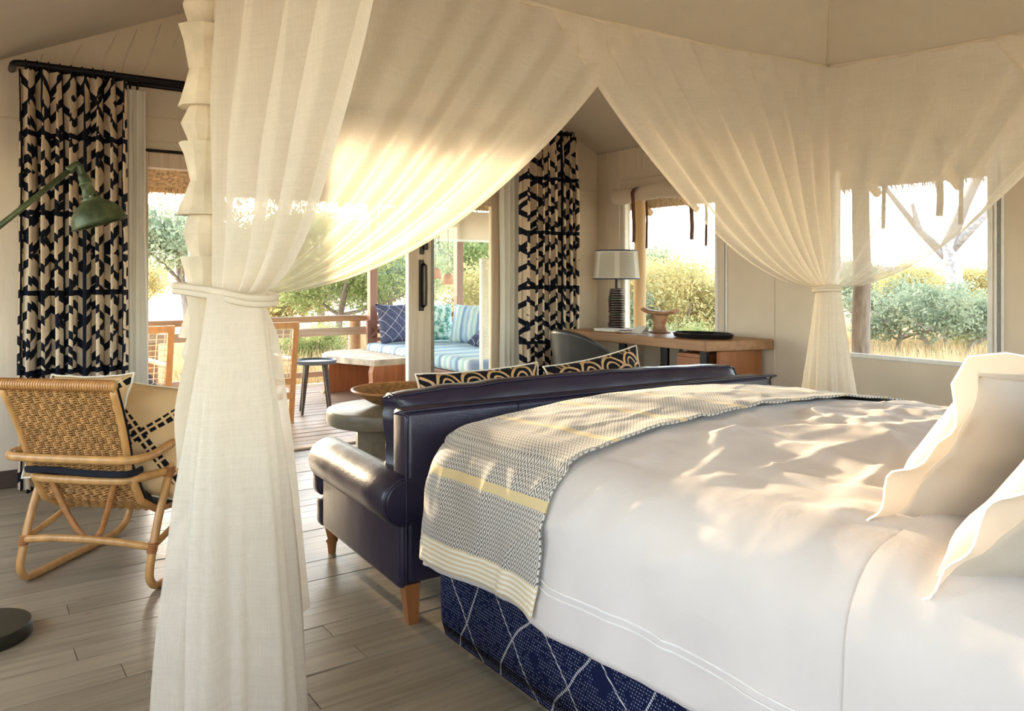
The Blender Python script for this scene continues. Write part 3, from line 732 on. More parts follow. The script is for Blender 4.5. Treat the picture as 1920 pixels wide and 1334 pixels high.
# ------------------------------------------------------------------ mosquito net over the bed
NX0, NX1, NY0, NY1, NZ = .62, 3.6, .3, 2.36, 2.25
net_t = thing('bed_net', 'ivory muslin bed net with tied-back side panels and tented canopy', 'bed net', (2.11, 1.33, 0))
def gather(name, T0, T1, K, wdir, width, n, folds, amp, nrm, pmax=1.75, seed=0, extra=0., nv=34, mat='net'):
    T0, T1, K, wdir, nrm = Vector(T0), Vector(T1), Vector(K), Vector(wdir), Vector(nrm)
    def fn(a, b):                       # a: post edge .. free hem, b: 0 top .. 1 tie
        a2 = a + .10*nz(a*2.3, .3, seed+20)*math.sin(PI*a)       # uneven spacing, and pleats that lap over themselves
        lap = 1.5*max(0, nz(a2*5.1, .7, seed+30)+.2)/(2*PI*folds)*math.sin(2*PI*folds*a2+seed)*(.35+.65*min(1,b*2.5))
        a3 = min(1, max(0, a2 + lap*min(1,(1-a)*8)*min(1,a*8)))
        T = T0.lerp(T1, a3); fr0 = (T.x-NX0)/(NX1-NX0) if abs(nrm.y) > .5 else (T.y-NY0)/(NY1-NY0)
        T.z = NZ - .006 - .05*math.sin(PI*min(1, max(0, fr0))); s_ = 1-b; s_ = s_**(1-.25*a)
        Kk = K + wdir*((a3-.35)*width); p = 1 + (pmax-1)*a**.8
        P = Vector((Kk.x + (T.x-Kk.x)*s_, Kk.y + (T.y-Kk.y)*s_, Kk.z + (T.z-Kk.z)*s_**p))
        env = (.35 + .65*math.sin(PI*min(1, max(0, s_))**.7))*(.25+.75*s_**.5)
        f = math.sin(2*PI*folds*a + 1.3*nz(a*4, b*1.5, seed) + seed) + .25*math.sin(2*PI*folds*1.7*a + 2*nz(a*5, b*2, seed+4))
        P = P + nrm*(amp*1.15*f*env + .02*nz(a*3, b*3, seed+7)*env)
        return P
    o = MB().grid(fn, n, nv).build(name, MT[mat], net_t, True)
    hem = MB().grid(lambda a, b: fn(1-.022*a, b) + nrm*.004, 1, nv*2); hem.build('hem', MT[mat], o, True)
    return o
gather('foot_panel', (NX0,NY1,NZ), (2.30,NY1,NZ-.03), (.635,2.235,1.145), (1,.3,0), .15, 150, 9, .028, (0,1,0), 1.8, 1)
gather('foot_panel', (NX1,NY1-.01,NZ), (1.84,NY1-.012,NZ-.03), (3.565,2.35,1.14), (-1,0,0), .13, 150, 9, .028, (0,1,0), 1.75, 2.5)
gather('side_panel', (NX0,2.23,NZ), (NX0,1.06,NZ), (.60,2.16,1.15), (.55,-.8,0), .15, 110, 4, .03, (1,0,0), 2.0, 4)
gather('side_panel', (NX1,NY1,NZ), (NX1,.95,NZ), (3.575,2.33,1.14), (0,-1,0), .13, 120, 6, .026, (1,0,0), 1.7, 5)
gather('side_panel', (NX1-.01,NY0,NZ), (NX1-.012,1.58,NZ), (3.575,.36,1.14), (0,1,0), .13, 90, 6, .026, (1,0,0), 1.7, 6)
gather('head_panel', (NX1,NY0,NZ), (2.2,NY0,NZ), (3.565,.35,1.14), (-1,0,0), .13, 60, 6, .026, (0,1,0), 1.7, 7, nv=20)
# canopy roof: four sagging faces up to an apex
AP = Vector((2.11, 1.33, 2.78)); C4 = [Vector((NX0,NY1,NZ)), Vector((NX1,NY1,NZ)), Vector((NX1,NY0,NZ)), Vector((NX0,NY0,NZ))]
for i in range(4):
    A, B = C4[i], C4[(i+1)%4]
    def fr_(a, b, A=A, B=B, i=i):
        P = A.lerp(B, a).lerp(AP, b); P.z += -.05*math.sin(PI*a)*(1-b)*1.0 - .06*math.sin(PI*b)*math.sin(PI*a) + .012*nz(a*6, b*4, i)*(1-b)*math.sin(PI*min(1,a*1))
        return P
    o = MB().grid(fr_, 40, 20).build('canopy_roof', MT['netroof'], net_t, True)
    MB().tube([fr_(k/40, 0) for k in range(41)], .011, 8).build('roof_hem', MT['nettie'], o, True)
    MB().tube([fr_(0, k/20) + Vector((.006*nz(k*.9,i), 0, -.004)) for k in range(21)], .006, 6).build('roof_seam', MT['nettie'], o, True)
MB().tube([(1.84,2.36,2.2),(1.85,2.33,2.23),(1.90,2.1,2.34),(2.11,1.33,2.76)], .005, 5).build('roof_seam', MT['nettie'], net_t, True)
# skirts below the ties
def skirt(name, c, rt, rb, zt, zb, folds, seed, tw=0., sx=1., sy=1., lean=(0,0), a0=0, a1=1, hem=None, amp=.16, n=150):
    def fn(a, b):
        aa = a + 1.3/(2*PI*folds)*math.sin(2*PI*folds*a + seed)*max(0, nz(a*4, 0, seed)+.5)*min(1, b*3)
        an = 2*PI*(a0 + (a1-a0)*aa) + tw; r = rt + (rb-rt)*(1-(1-b)**1.5)
        f = math.sin(folds*an + 1.5*nz(a*3, b*1.2, seed)) + .45*math.sin(2.7*folds*an + seed + nz(a*4,b*2,seed))
        r *= 1 + amp*f*min(1, b*2.2)*(.6+.4*b); zz = zt + ((hem(a) if hem else zb) - zt)*b
        return Vector((c[0] + lean[0]*b + sx*r*math.cos(an), c[1] + lean[1]*b + sy*r*math.sin(an), zz))
    return MB().grid(fn, n, 30).build(name, MT['net'], net_t, True)
skirt('skirt', (.615,2.15), .07, .155, 1.15, .012, 5, 2, .4, 1.0, .8, (-.03,-.09), amp=.24)
skirt('skirt', (.645,2.17), .055, .135, 1.15, .012, 6, 5, 1.1, 1.0, .8, (-.005,-.03), amp=.26)
def flap(a, b):                          # loose corner of the foot panel hanging past the tied bundle
    ex = [(0,.72),(.13,.765),(.4,.80),(.75,.835),(1,.855)]
    for (b0,x0),(b1,x1) in zip(ex, ex[1:]):
        if b <= b1: xe = x0+(x1-x0)*(b-b0)/(b1-b0); break
    zb = .10 + .13*a**1.6; x = .60 + (xe-.60)*a
    return Vector((x, 2.255 - .03*b*a + .022*math.sin(a*7+1.5*b)*b + .01*nz(a*3,b*3,3), 1.14 + (zb-1.14)*b))
fo_ = MB().grid(flap, 40, 40).build('loose_flap', MT['net'], net_t, True)
MB().grid(lambda a, b: flap(1-.07*b, a) + Vector((0,-.004,0)), 60, 2).build('hem', MT['net'], fo_, True)
MB().grid(lambda a, b: flap(a, 1-.03*b) + Vector((0,-.004,0)), 40, 2).build('hem', MT['net'], fo_, True)
skirt('skirt', (3.575,2.34), .055, .15, 1.135, .012, 6, 6, .2, 1, 1)
skirt('skirt', (3.575,2.33), .05, .12, 1.135, .012, 7, 9, .9, 1, 1, (.0,-.04), amp=.22)
skirt('skirt', (3.575,.36), .05, .15, 1.135, .012, 6, 11, .2, 1, 1)
# ties
def tie(label, c, rx, ry, z, post=None):
    t = thing('net_tie', label, 'tie band', (c[0], c[1], z))
    pts = []
    if post:
        pts = [(post[0]-.085, post[1]+.0, z+.02), (post[0]-.075, post[1]-.07, z+.018), (c[0]-rx*.8, c[1]-ry*.6, z+.006), (c[0]-rx*.2, c[1]-ry*1.08, z-.008), (c[0]+rx*.6, c[1]-ry*.8, z-.012), (c[0]+rx*1.05, c[1]+ry*.1, z-.006), (c[0]+rx*.5, c[1]+ry*1.1, z+.006), (post[0]+.07, post[1]+.03, z+.016), (post[0], post[1]+.085, z+.02)]
    else:
        pts = [(c[0]+rx*math.cos(2*PI*k/12), c[1]+ry*math.sin(2*PI*k/12), z+.004*math.sin(k)) for k in range(12)]
    P = smooth_path(pts, 5, True)
    MB().tube(P, .0095, 6, closed=True, flat=.6).build('band', MT['nettie'], t, True); MB().tube([p+Vector((0,0,-.016)) for p in P], .0085, 6, closed=True, flat=.6).build('band', MT['nettie'], t, True)
    return t
t = tie('muslin tie band holding the net to the carved post', (.64,2.165), .088, .075, 1.15, (.605,2.42))
def tail(p0, seed, L, w):
    def fn(a, b):
        return Vector(p0) + Vector(((a-.5)*w*(.6+.8*b) + .03*nz(b*2, seed), -.015*math.sin(a*7+seed)*b - .02*b + .02*nz(b*3, 1, seed), -L*b*(1-.06*math.sin(a*3+seed))))
    return fn
MB().grid(tail((.555,2.34,1.165), 1, .52, .075), 14, 24).build('tail', MT['nettie'], t, True)
MB().grid(tail((.585,2.325,1.165), 3, .36, .055), 14, 24).build('tail', MT['nettie'], t, True)
#MB().tube(smooth_path([(.66,2.075,1.145),(.655,2.05,1.13),(.66,2.045,1.07),(.672,2.04,.98),(.668,2.035,.93)],5), .007, 6, flat=.5).build('tail', MT['nettie'], t, True)
tie('muslin tie band around the gathered net in front of the far window', (3.565,2.34), .066, .066, 1.14)

# ------------------------------------------------------------------ sofa
sf = thing('sofa', 'navy leather roll-arm sofa at the foot of the bed', 'sofa', (1.265, 2.43, 0), math.radians(-3.2))
SW = 1.83
def lb(): return MB()
# local: x along the sofa, y forward (away from the bed)
def arm(x, s_):
    prof = []
    for k in range(15):
        a = math.radians(-60 + 300*k/14); prof.append((x + s_*(-.0 - .095*math.cos(a)*-1 if False else .0) + .09*math.cos(a)*1.0*(1), .435 + .09*math.sin(a)))
    return prof
def roll(x, s_):
    mb = MB(); cx_ = x - s_*.0; N = 26
    pr = [(-.088*math.cos(2*PI*k/N)*s_, .088*math.sin(2*PI*k/N)) for k in range(N)]
    rows = [(-.012, .80), (-.004,.94), (.012,1.0), (.2,1.0), (.4,1.01), (.6,1.0), (.78,1.0), (.796,.95), (.804,.82)]
    def fn(a, b):
        k = round(a*N) % N; yy, sc = rows[round(b*(len(rows)-1))]; return (cx_ + pr[k][0]*sc, yy, .425 + pr[k][1]*sc)
    mb.grid(fn, N, len(rows)-1, wrapu=True)
    mb.add([fn(k/N, 0) for k in range(N)], [tuple(range(N))]); mb.add([fn(k/N, 1) for k in range(N)], [tuple(range(N))])
    return mb
for x, s_ in ((.0, 1), (SW, -1)):
    a_ = MB().rbox(x-.045+(.02 if s_ > 0 else -.0), x+.07 if s_ > 0 else x+.045, 0.0, .80, .125, .42, .022, 3).build('arm', MT['leather'], sf, 40, True)
    r_ = roll(x, s_).build('rolled_top', MT['leather'], a_, 50, True)
    MB().tube([(x + .08*math.cos(2*PI*k/24), -.006, .425+.08*math.sin(2*PI*k/24)) for k in range(24)], .004, 5, closed=True).build('welt', MT['leather'], a_, True, True)
MB().rbox(0.0, SW, -.01, .115, .14, .735, .022, 3).build('back_panel', MT['leather'], sf, 40, True)
MB().tube(smooth_path([(.0,-.008,.15),(.0,-.01,.6),(.005,-.008,.715),(.03,-.008,.735),(.9,-.01,.737),(SW-.03,-.008,.735),(SW-.003,-.008,.715),(SW,-.01,.6),(SW,-.008,.15)],5), .0055, 6).build('welt', MT['leather'], sf, True, True)
for sx in (.45, 1.35): MB().tube([(sx,-.0105,.16),(sx,-.0105,.73)], .0022, 5).build('stitch_line', MT['leather'], sf, True, True)
MB().rbox(.04, SW-.04, .1, .87, .125, .24, .02, 2).build('seat_frame', MT['leather'], sf, 40, True)
for i in range(2):
    x0 = .07 + i*(SW-.14)/2; x1 = x0 + (SW-.14)/2
    mb = MB().rbox(x0+.004, x1-.004, .28, .9, .245, .375, .035, 3, None, .02, 3); mb.build('seat_cushion', MT['leather'], sf, True, True)
# front ears of the T cushion and the rail beneath, seen past the arm
MB().rbox(-.03, .12, .82, .93, .25, .37, .03, 3).rbox(SW-.12, SW+.03, .82, .93, .25, .37, .03, 3).build('cushion_ear', MT['leather'], sf, 40, True)
MB().rbox(-.02, SW+.02, .81, .9, .12, .24, .02, 2).build('front_rail', MT['leather'], sf, 40, True)
# one long loose back cushion, puckered
def bc(a, b):
    x = .015 + 1.82*a; an = 2*PI*b; e = 1-abs(2*a-1)**14; t_ = .10*e**.5; cz = .585
    c, s2 = math.cos(an), math.sin(an); sq = lambda v, p: math.copysign(abs(v)**p, v)
    yy = .225 + sq(c,.6)*t_*1.0; zz = cz + sq(s2,.5)*(.185 + .018*math.sin(PI*a))*(.9+.1*e)
    pk = .010*math.sin(zz*90 + 2*nz(x*2, zz*6, 3))*max(0, 1-min(a,1-a)*14) + .008*nz(x*6, zz*7, yy*7)
    return (x + pk, yy + pk*.8, zz + .006*nz(x*9, yy*9, 5))
mb = MB().grid(bc, 60, 28); mb.build('back_cushion', MT['leather'], sf, True, True)
for s_ in (.02, .98): MB().tube([bc(s_, k/28) for k in range(28)], .005, 5, closed=True).build('cushion_welt', MT['leather'], sf, True, True)
for s_ in (.44,): MB().tube([Vector(bc(.01+.98*k/40, .25+.055))+Vector((0,.0,.002)) for k in range(41)], .004, 5).build('cushion_welt', MT['leather'], sf, True, True)
for x in (.03, SW-.03):
    mb = MB(); mb.add([(x-.016,.0,0),(x+.02,.0,0),(x+.02,.035,0),(x-.016,.035,0),(x-.032,-.004,.14),(x+.024,-.004,.14),(x+.024,.05,.14),(x-.032,.05,.14)], [(0,3,2,1),(4,5,6,7),(0,1,5,4),(1,2,6,5),(2,3,7,6),(3,0,4,7)])
    mb.build('rear_leg', MT['legwood'], sf, False, True)
    MB().lathe([(.016,0),(.019,.03),(.021,.045),(.026,.052),(.026,.06),(.020,.066),(.024,.085),(.029,.105),(.024,.135)], 18, (x,.83,0)).build('turned_leg', MT['legwood'], sf, 40, True)
cushion('scatter_cushion', 'black cushion with gold scallops on the sofa, nearer the glass door', .62, .40, .15, MT['scallop'], RM((1.89, 2.875, .60), 74, -1, -2), MT['piping'], dent=.06, seed=3)
cushion('scatter_cushion', 'tilted black cushion with gold scallops on the sofa, nearer the desk', .58, .42, .15, MT['scallop'], RM((2.55, 2.865, .61), 74, -7, -2), MT['piping'], dent=.08, seed=4)

# ------------------------------------------------------------------ round side table and basket
t = thing('side_table', 'round grey-washed timber side table beyond the sofa arm', 'table', (1.97, 4.0, 0))
MB().lathe([(.30,.385),(.325,.395),(.33,.41),(.33,.455),(.325,.468),(.31,.472)], 48, (1.97,4.0,0)).build('table_top', MT['greywood'], t, 40)
MB().lathe([(.17,0),(.175,.02),(.175,.385)], 10, (1.97,4.0,0)).build('pedestal', MT['greywood'], t, 20)
t = thing('basket_bowl', 'shallow coiled brown basket bowl on the round side table', 'bowl', (2.06, 4.02, .474))
MB().lathe([(.09,.474),(.16,.49),(.22,.525),(.262,.555),(.268,.56),(.262,.563),(.21,.535),(.15,.502),(.02,.49)], 48, (2.06,4.02,0)).build('coiled_wall', MT['basket'], t, 50)
MB().tube([(2.06+.265*math.cos(2*PI*k/48), 4.02+.265*math.sin(2*PI*k/48), .561) for k in range(48)], .007, 6, closed=True).build('rim', MT['binding'], t, True)
# ------------------------------------------------------------------ rattan armchair (local: x right, y forward)
rc = thing('rattan_armchair', 'honey rattan lounge armchair with woven back seen from behind', 'chair', (.42, 3.43, 0), math.radians(-44))
def backS(a, b):        # a across, b 0 bottom .. 1 top
    return Vector(((a-.5)*(.405+.045*b), -.03 - .13*b + .012*math.sin(PI*b), .445 + .345*b))
def seatS(a, b):        # b 0 rear .. 1 front
    pts = [(-.02,.435),(.035,.335),(.14,.272),(.28,.262),(.42,.30),(.56,.345)]; k = b*(len(pts)-1); i = min(int(k), len(pts)-2); f = k-i; f = f
    return Vector(((a-.5)*.41, pts[i][0]*(1-f)+pts[i+1][0]*f, pts[i][1]*(1-f)+pts[i+1][1]*f))
def weave(name, Sf, rows, ribs, lbl=None):
    mb = MB(); n2 = ribs*2
    for r in range(rows):
        b = (r+.5)/rows; path = []
        for k in range(n2+1):
            a = k/n2; p = Sf(a,b); e = .004; N = (Sf(min(1,a+.02),b)-Sf(max(0,a-.02),b)).cross(Sf(a,min(1,b+.03))-Sf(a,max(0,b-.03))).normalized()
            off = 0 if k % 2 == 0 else (1 if (k//2 + (r//3)) % 2 else -1)
            path.append(p + N*(.0052*off))
        mb.tube(path, .0037, 4, cap=False)
    for k in range(ribs):
        a = (2*k+1)/n2; mb.tube([Sf(a, j/14) for j in range(15)], .0033, 4, cap=False)
    o = mb.build(name, MT['wicker'], rc, True, True); o['kind'] = 'stuff'; return o
weave('woven_back', backS, 40, 24); weave('woven_seat', seatS, 56, 22)
R_ = .0155
for s_ in (-1, 1):
    x = .272*s_
    fr_ = MB(); fr_.tube(smooth_path([(x,.17,.555),(x,.12,.43),(x,.05,.28),(x,.005,.15),(x,-.012,.07),(x,.01,.028),(x,.06,.0155),(x,.22,.0155),(x,.48,.0155),(x,.6,.03),(x,.66,.09),(x,.665,.2),(x,.63,.36),(x,.58,.5),(x*.99,.5,.585),(x*.985,.36,.60),(x*.98,.24,.575),(x*.98,.14,.535)], 6), R_, 10)
    fr_.build('side_frame', MT['rattan'], rc, True, True)
    MB().tube([backS(0 if s_ < 0 else 1, k/10) for k in range(11)], .013, 10).build('back_upright', MT['rattan'], rc, True, True)
    MB().tube([seatS(0 if s_ < 0 else 1, k/20) for k in range(21)], .015, 10).build('seat_rail', MT['rattan'], rc, True, True)
    MB().tube(smooth_path([(x,.008,.17),(x*.97,.2,.22),(x*.85,.44,.31),(x*.82,.52,.335)],5), .0125, 8).build('side_brace', MT['rattan'], rc, True, True)
    for z_, y_ in ((.17,.008),(.43,.118)):
        b = MB()
        for k in range(6): b.tube([(x + (R_+.002)*math.cos(2*PI*j/12), y_ + (R_+.002)*math.sin(2*PI*j/12) + (k-2.5)*.0022, z_ + (k-2.5)*.0062) for j in range(12)], .0033, 4, closed=True)
        b.build('cane_binding', MT['binding'], rc, True, True)
MB().tube(smooth_path([(-.267,.14,.535),(-.28,.0,.522),(-.262,-.075,.52),(-.2,-.105,.52),(0,-.11,.52),(.2,-.105,.52),(.262,-.075,.52),(.28,.0,.522),(.267,.14,.535)], 7), .0165, 10).build('arm_hoop', MT['rattan'], rc, True, True)
tb = MB().tube([backS(k/20, 1.02) + Vector(((k/20-.5)*.02,0,.004)) for k in range(21)], .0205, 12); tb.build('top_rail', MT['rattan'], rc, True, True)
b = MB()
for k in range(46):
    p = backS(k/45, 1.02); b.tube([(p.x*1.03, p.y+.0212*math.cos(2*PI*j/12), p.z+.004+.0212*math.sin(2*PI*j/12)) for j in range(12)], .0022, 4, closed=True)
b.build('rail_binding', MT['binding'], rc, True, True)['kind'] = 'stuff'
MB().tube(smooth_path([(-.262,.115,.432),(-.2,-.02,.428),(-.1,-.035,.424),(.1,-.035,.424),(.2,-.02,.428),(.262,.115,.432)],5), .016, 10).build('hip_rail', MT['rattan'], rc, True, True)
MB().tube(smooth_path([(-.268,.008,.172),(-.15,.0,.185),(0,-.002,.188),(.15,.0,.182),(.268,.008,.168)],5), .0145, 10).build('rear_stretcher', MT['rattan'], rc, True, True)
MB().tube(smooth_path([(-.135,-.02,.42),(-.09,.0,.30),(-.045,.02,.21),(0,.03,.178),(.045,.02,.21),(.09,.0,.30),(.135,-.02,.42)],5), .0115, 8).build('v_brace', MT['binding'], rc, True, True)
MB().tube([(-.2,.56,.345),(.2,.56,.345)], .016, 10).build('front_rail', MT['rattan'], rc, True, True)
MB().tube([(-.27,.655,.13),(.27,.655,.13)], .0145, 10).build('front_stretcher', MT['rattan'], rc, True, True)
# dark seat pad with strap (lies in the chair)
RCM = Matrix.Translation((.42,3.43,0)) @ Matrix.Rotation(math.radians(-44),4,'Z')
pad = thing('seat_pad', 'thin black seat and back pad lying in the rattan armchair', 'seat pad', (.42, 3.43, .3), math.radians(-44))
def pf(th):
    def fn(a, b):
        t = b*2
        p = backS(a,(1-t)*.96+.02) if t < 1 else seatS(a, (t-1)*.97+.02)
        N = Vector((0,.94,.33)) if t < .8 else Vector((0,.35,.93)) if t > 1.2 else Vector((0,.72,.69))
        return p + N*(.014+th*(1-abs(2*a-1)**8)) + Vector(((a-.5)*.03,0,0))
    return fn
mb = MB(); f0, f1 = pf(0), pf(.05)
mb.grid(f0, 24, 40); mb.grid(f1, 24, 40); mb.xf(RCM); mb.build('pad', MT['navycloth'], pad, True)
MB().tube([RCM @ Vector(p) for p in smooth_path([(-.215,.03,.458),(-.212,-.055,.462),(-.1,-.062,.465),(0,-.064,.460),(.1,-.062,.456),(.212,-.055,.458),(.215,.03,.458)],5)], .013, 6, flat=.35).build('strap', MT['navycloth'], pad)
cushion('embroidered_cushion', 'tan cushion with black stitched diamonds propped in the rattan armchair', .46, .46, .15, MT['embro'], RCM @ RM((.13,.17,.545), 68, 8, 16), MT['cord'], dent=.07, seed=5)
cushion('embroidered_cushion', 'tan cushion with only its pale corner showing above the rattan back', .42, .42, .13, MT['embro'], RCM @ RM((-.10,.09,.605), 68, -3, -8), MT['cord'], dent=.07, seed=6)

# ------------------------------------------------------------------ green floor lamp
fl = thing('floor_lamp', 'green patina adjustable floor lamp with domed metal shade', 'lamp', (.075, 3.14, 0))
MB().lathe([(.145,0),(.15,.006),(.15,.04),(.145,.047),(.02,.05)], 48, (.075,3.14,0)).build('base', MT['lampbase'], fl, 40)
MB().tube([(.05,3.14,.045),(.05,3.14,1.45)], .011, 12).build('pole', MT['patina'], fl, True)
A = Vector((.345,3.14,1.575)); D = (A - Vector((.05,3.14,1.285))).normalized()
MB().tube([Vector((.05,3.14,1.285))-D*.1, A], .0095, 12).build('arm', MT['patina'], fl, True)
MB().lathe([(.02,-.03),(.024,-.02),(.024,.02),(.02,.03)], 16, (.05,3.14,1.285), Matrix.Rotation(PI/2,4,'X')).build('clamp', MT['patina'], fl, 40)
ax = Vector((.30,-.05,-.95)).normalized(); Q = ax.to_track_quat('Z','Y').to_matrix().to_4x4() @ Matrix.Scale(.9,4); O = A + Vector((.022,0,-.005))
mb = MB().tube(smooth_path([A-D*.02, A+D*.012, A+Vector((.018,0,.0)), O+ax*.03],4), .013, 12); mb.build('elbow', MT['patina'], fl, True)
MB().lathe([(.015,.02),(.02,.03),(.02,.05),(.024,.055),(.024,.062),(.021,.066),(.022,.085),(.030,.105),(.036,.12),(.036,.128)], 24, O, Q).build('neck', MT['patina'], fl, 40)
sh_ = MB(); pr = [(.036,.126),(.05,.135),(.07,.15),(.085,.168),(.095,.19),(.1,.212),(.1005,.218),(.105,.22),(.104,.223),(.097,.222),(.092,.195),(.08,.168),(.06,.148),(.034,.132)]
sh_.lathe(pr, 40, O, Q, cap=False); so = sh_.build('shade', MT['patina'], fl, True)
for k in range(12):
    a = 2*PI*k/12; p = Q @ Vector((.0325*math.cos(a), .0325*math.sin(a), .113)); MB().lathe([(.0042,0),(.0042,.002)], 8, O+p, (Q @ Vector((math.cos(a),math.sin(a),0))).to_track_quat('Z','Y').to_matrix().to_4x4()).build('vent_hole', MT['tray'], fl)
bp = O + Q @ Vector((0,0,.165)); mb = MB().lathe([(.004,-.03),(.012,-.028),(.022,-.01),(.024,.008),(.018,.024),(.006,.031)], 16, bp, Q); mb.build('bulb', MT['paper'], fl, True)

# ------------------------------------------------------------------ desk
dk = thing('desk', 'long oak desk with live-edge top under the tent window', 'desk', (4.34, 4.2, 0))
top = MB(); Yn = 3.57; 
poly = []
N = 40
for k in range(N+1): y_ = 5.02 + (Yn-5.02)*k/N; poly.append((4.075 + .012*nz(y_*3,1) , y_))
for k in range(1, 9): poly.append((4.08 + .53*k/8, Yn - .14*k/8 + .018*nz(k*.6, 3) - .012*math.sin(PI*k/8)))
poly.append((4.61, 5.02))
top.prism(poly, .69, .76); o = top.build('desk_top', MT['oak'], dk, 30)
bv = o.modifiers.new('bev','BEVEL'); bv.width = .006; bv.segments = 2; bv.limit_method = 'ANGLE'
for y_ in (4.86, 4.40, 3.97): MB().rbox(4.10, 4.125, y_-.035, y_+.035, .0, .69, .003, 1).rbox(4.12, 4.58, y_-.035, y_+.035, .0, .02, .003, 1).build('metal_leg', MT['blackmetal'], dk)
MB().rbox(4.10, 4.13, 3.58, 3.64, .0, .69, .003, 1).build('metal_leg', MT['blackmetal'], dk)
MB().rbox(4.16, 4.6, 3.52, 3.55, 0, .688, .004, 1).build('side_panel', MT['oak2'], dk)
pd = MB().rbox(4.16, 4.60, 3.66, 3.9, .05, .66, .004, 1).build('drawer_unit', MT['oak2'], dk)
for k in range(3): MB().rbox(4.148, 4.162, 3.67, 3.89, .08+.19*k, .255+.19*k, .003, 1).build('drawer_front', MT['oak2'], pd)
t = thing('socket_panel', 'grey wall socket panel under the desk top', 'socket', (4.62, 4.06, .6)); 
MB().rbox(4.585, 4.635, 3.90, 4.28, .54, .645, .004, 1).build('plate', MT['socket'], t)
for k in range(3):
    for j in range(2): MB().rbox(4.580, 4.587, 4.05+.07*k, 4.095+.07*k, .555+.045*j, .588+.045*j, .002, 1).build('outlet', MT['paper'], t)
MB().rbox(4.555, 4.59, 3.95, 3.98, .57, .62, .003, 1).build('plug', MT['paper'], t)
# desk chair: upholstered shell facing the desk (+X)
dc = thing('desk_chair', 'charcoal leather shell chair tucked in at the desk', 'chair', (3.85, 4.55, 0))
def shell(a, b):
    an = math.radians(-105 + 210*a); w = .27 - .02*(1-b); k = b
    x = 3.90 - (.24 + .05*b)*math.cos(an)*(1.0) ; y_ = 4.52 + (.255+.035*b)*math.sin(an)
    zt = .80 - .30*(abs(2*a-1)**2.2)
    return (x, y_, .44 + (zt-.44)*b)
mb = MB().grid(shell, 36, 14); o = mb.build('back_shell', MT['chairleather'], dc, True); sol = o.modifiers.new('t','SOLIDIFY'); sol.thickness = .035; sol.offset = 0
MB().rbox(3.68, 4.1, 4.28, 4.76, .40, .47, .03, 3).build('seat', MT['chairleather'], dc, True)
for sx, sy in ((3.72,4.32),(3.72,4.72),(4.06,4.32),(4.06,4.72)): MB().tube([(sx,sy,.41),(sx+(.05 if sx > 3.9 else -.05), sy+(.03 if sy > 4.5 else -.03), 0)], [.014,.009], 10).build('leg', MT['blackmetal'], dc, True)
# table lamp
lx, ly = 4.36, 4.74
tl = thing('table_lamp', 'table lamp with stacked dark discs and palm-printed shade', 'lamp', (lx, ly, .762))
zz = .763; rl = random.Random(5)
for k in range(17):
    h = .0195; r = .058 + rl.uniform(-.004,.009) + (.012 if k % 5 == 2 else 0)
    mm = MT['beads'] if k not in (6, 12) else MT['patina']
    MB().lathe([(r*.82,0),(r,.003),(r,h-.006),(r*.82,h-.002)], 28, (lx+rl.uniform(-.003,.003), ly+rl.uniform(-.003,.003), zz)).build('disc', mm, tl, 40); zz += h
MB().lathe([(.01,0),(.01,.3)], 12, (lx,ly,zz-.01)).build('stem', MT['bronze'], tl, 40)
zs0 = 1.165; 
def shd(a, b): an = 2*PI*a; r = .187 - .022*b; return (lx + r*math.cos(an), ly + r*math.sin(an), zs0 + .235*b)
so = MB().grid(shd, 64, 6, lambda a, b: (a*2*PI*.175, b*.235)).build('lamp_shade', MT['shade'], tl, True)
for b0, b1 in ((0,.045),(.955,1)):
    mb = MB().grid(lambda a, b: (lx + (.189-.022*(b0+(b1-b0)*b))*math.cos(2*PI*a), ly + (.189-.022*(b0+(b1-b0)*b))*math.sin(2*PI*a), zs0+.235*(b0+(b1-b0)*b)), 64, 1); mb.build('shade_band', MT['navyband'], so, True)
mb = MB()
for k in range(3): mb.tube([(lx,ly,1.37),(lx+.165*math.cos(2*PI*k/3),ly+.165*math.sin(2*PI*k/3),1.39)], .003, 6)
mb.build('spider', MT['bronze'], tl)
# desk things
bk = tag(None or thing('book', 'white hardback book lying under the table lamp edge', 'book', (4.2, 4.62, .762)), None); MBM = Matrix.Translation((4.19,4.62,0)) @ Matrix.Rotation(math.radians(6),4,'Z')
MB().rbox(-.075,.075,-.11,.11,.775,.783,.002,1).xf(MBM).build('cover', MT['paper'], bk); MB().rbox(-.072,.072,-.107,.107,.764,.776,.001,1).xf(MBM).build('pages', MT['cord'], bk)
bk = thing('book', 'thin oxblood red book beside the white book', 'book', (4.24, 4.5, .762)); MBM = Matrix.Translation((4.235,4.46,0)) @ Matrix.Rotation(math.radians(-14),4,'Z')
MB().rbox(-.07,.07,-.045,.1,.7745,.779,.002,1).xf(MBM).build('cover', MT['bookred'], bk); MB().rbox(-.068,.068,-.043,.098,.763,.7745,.001,1).xf(MBM).build('pages', MT['cord'], bk)
cd = thing('tent_card', 'folded white card standing on the desk', 'card', (4.25, 4.36, .762))
mb = MB(); c = [(-.055,-.045,.0),(.055,-.045,.0),(.055,0.02,.05),(-.055,0.02,.05),(-.055,.05,0),(.055,.05,0)]
mb.add([(4.25+p[1], 4.36+p[0], .7635+p[2]) for p in c], [(0,1,2,3),(3,2,5,4)]); o = mb.build('folded_sheet', MT['paper'], cd); sol = o.modifiers.new('t','SOLIDIFY'); sol.thickness = .0012
MB().rbox(4.12, 4.2, 4.2, 4.31, .7615, .763, .0003, 1).build('loose_sheet', MT['paper'], cd)
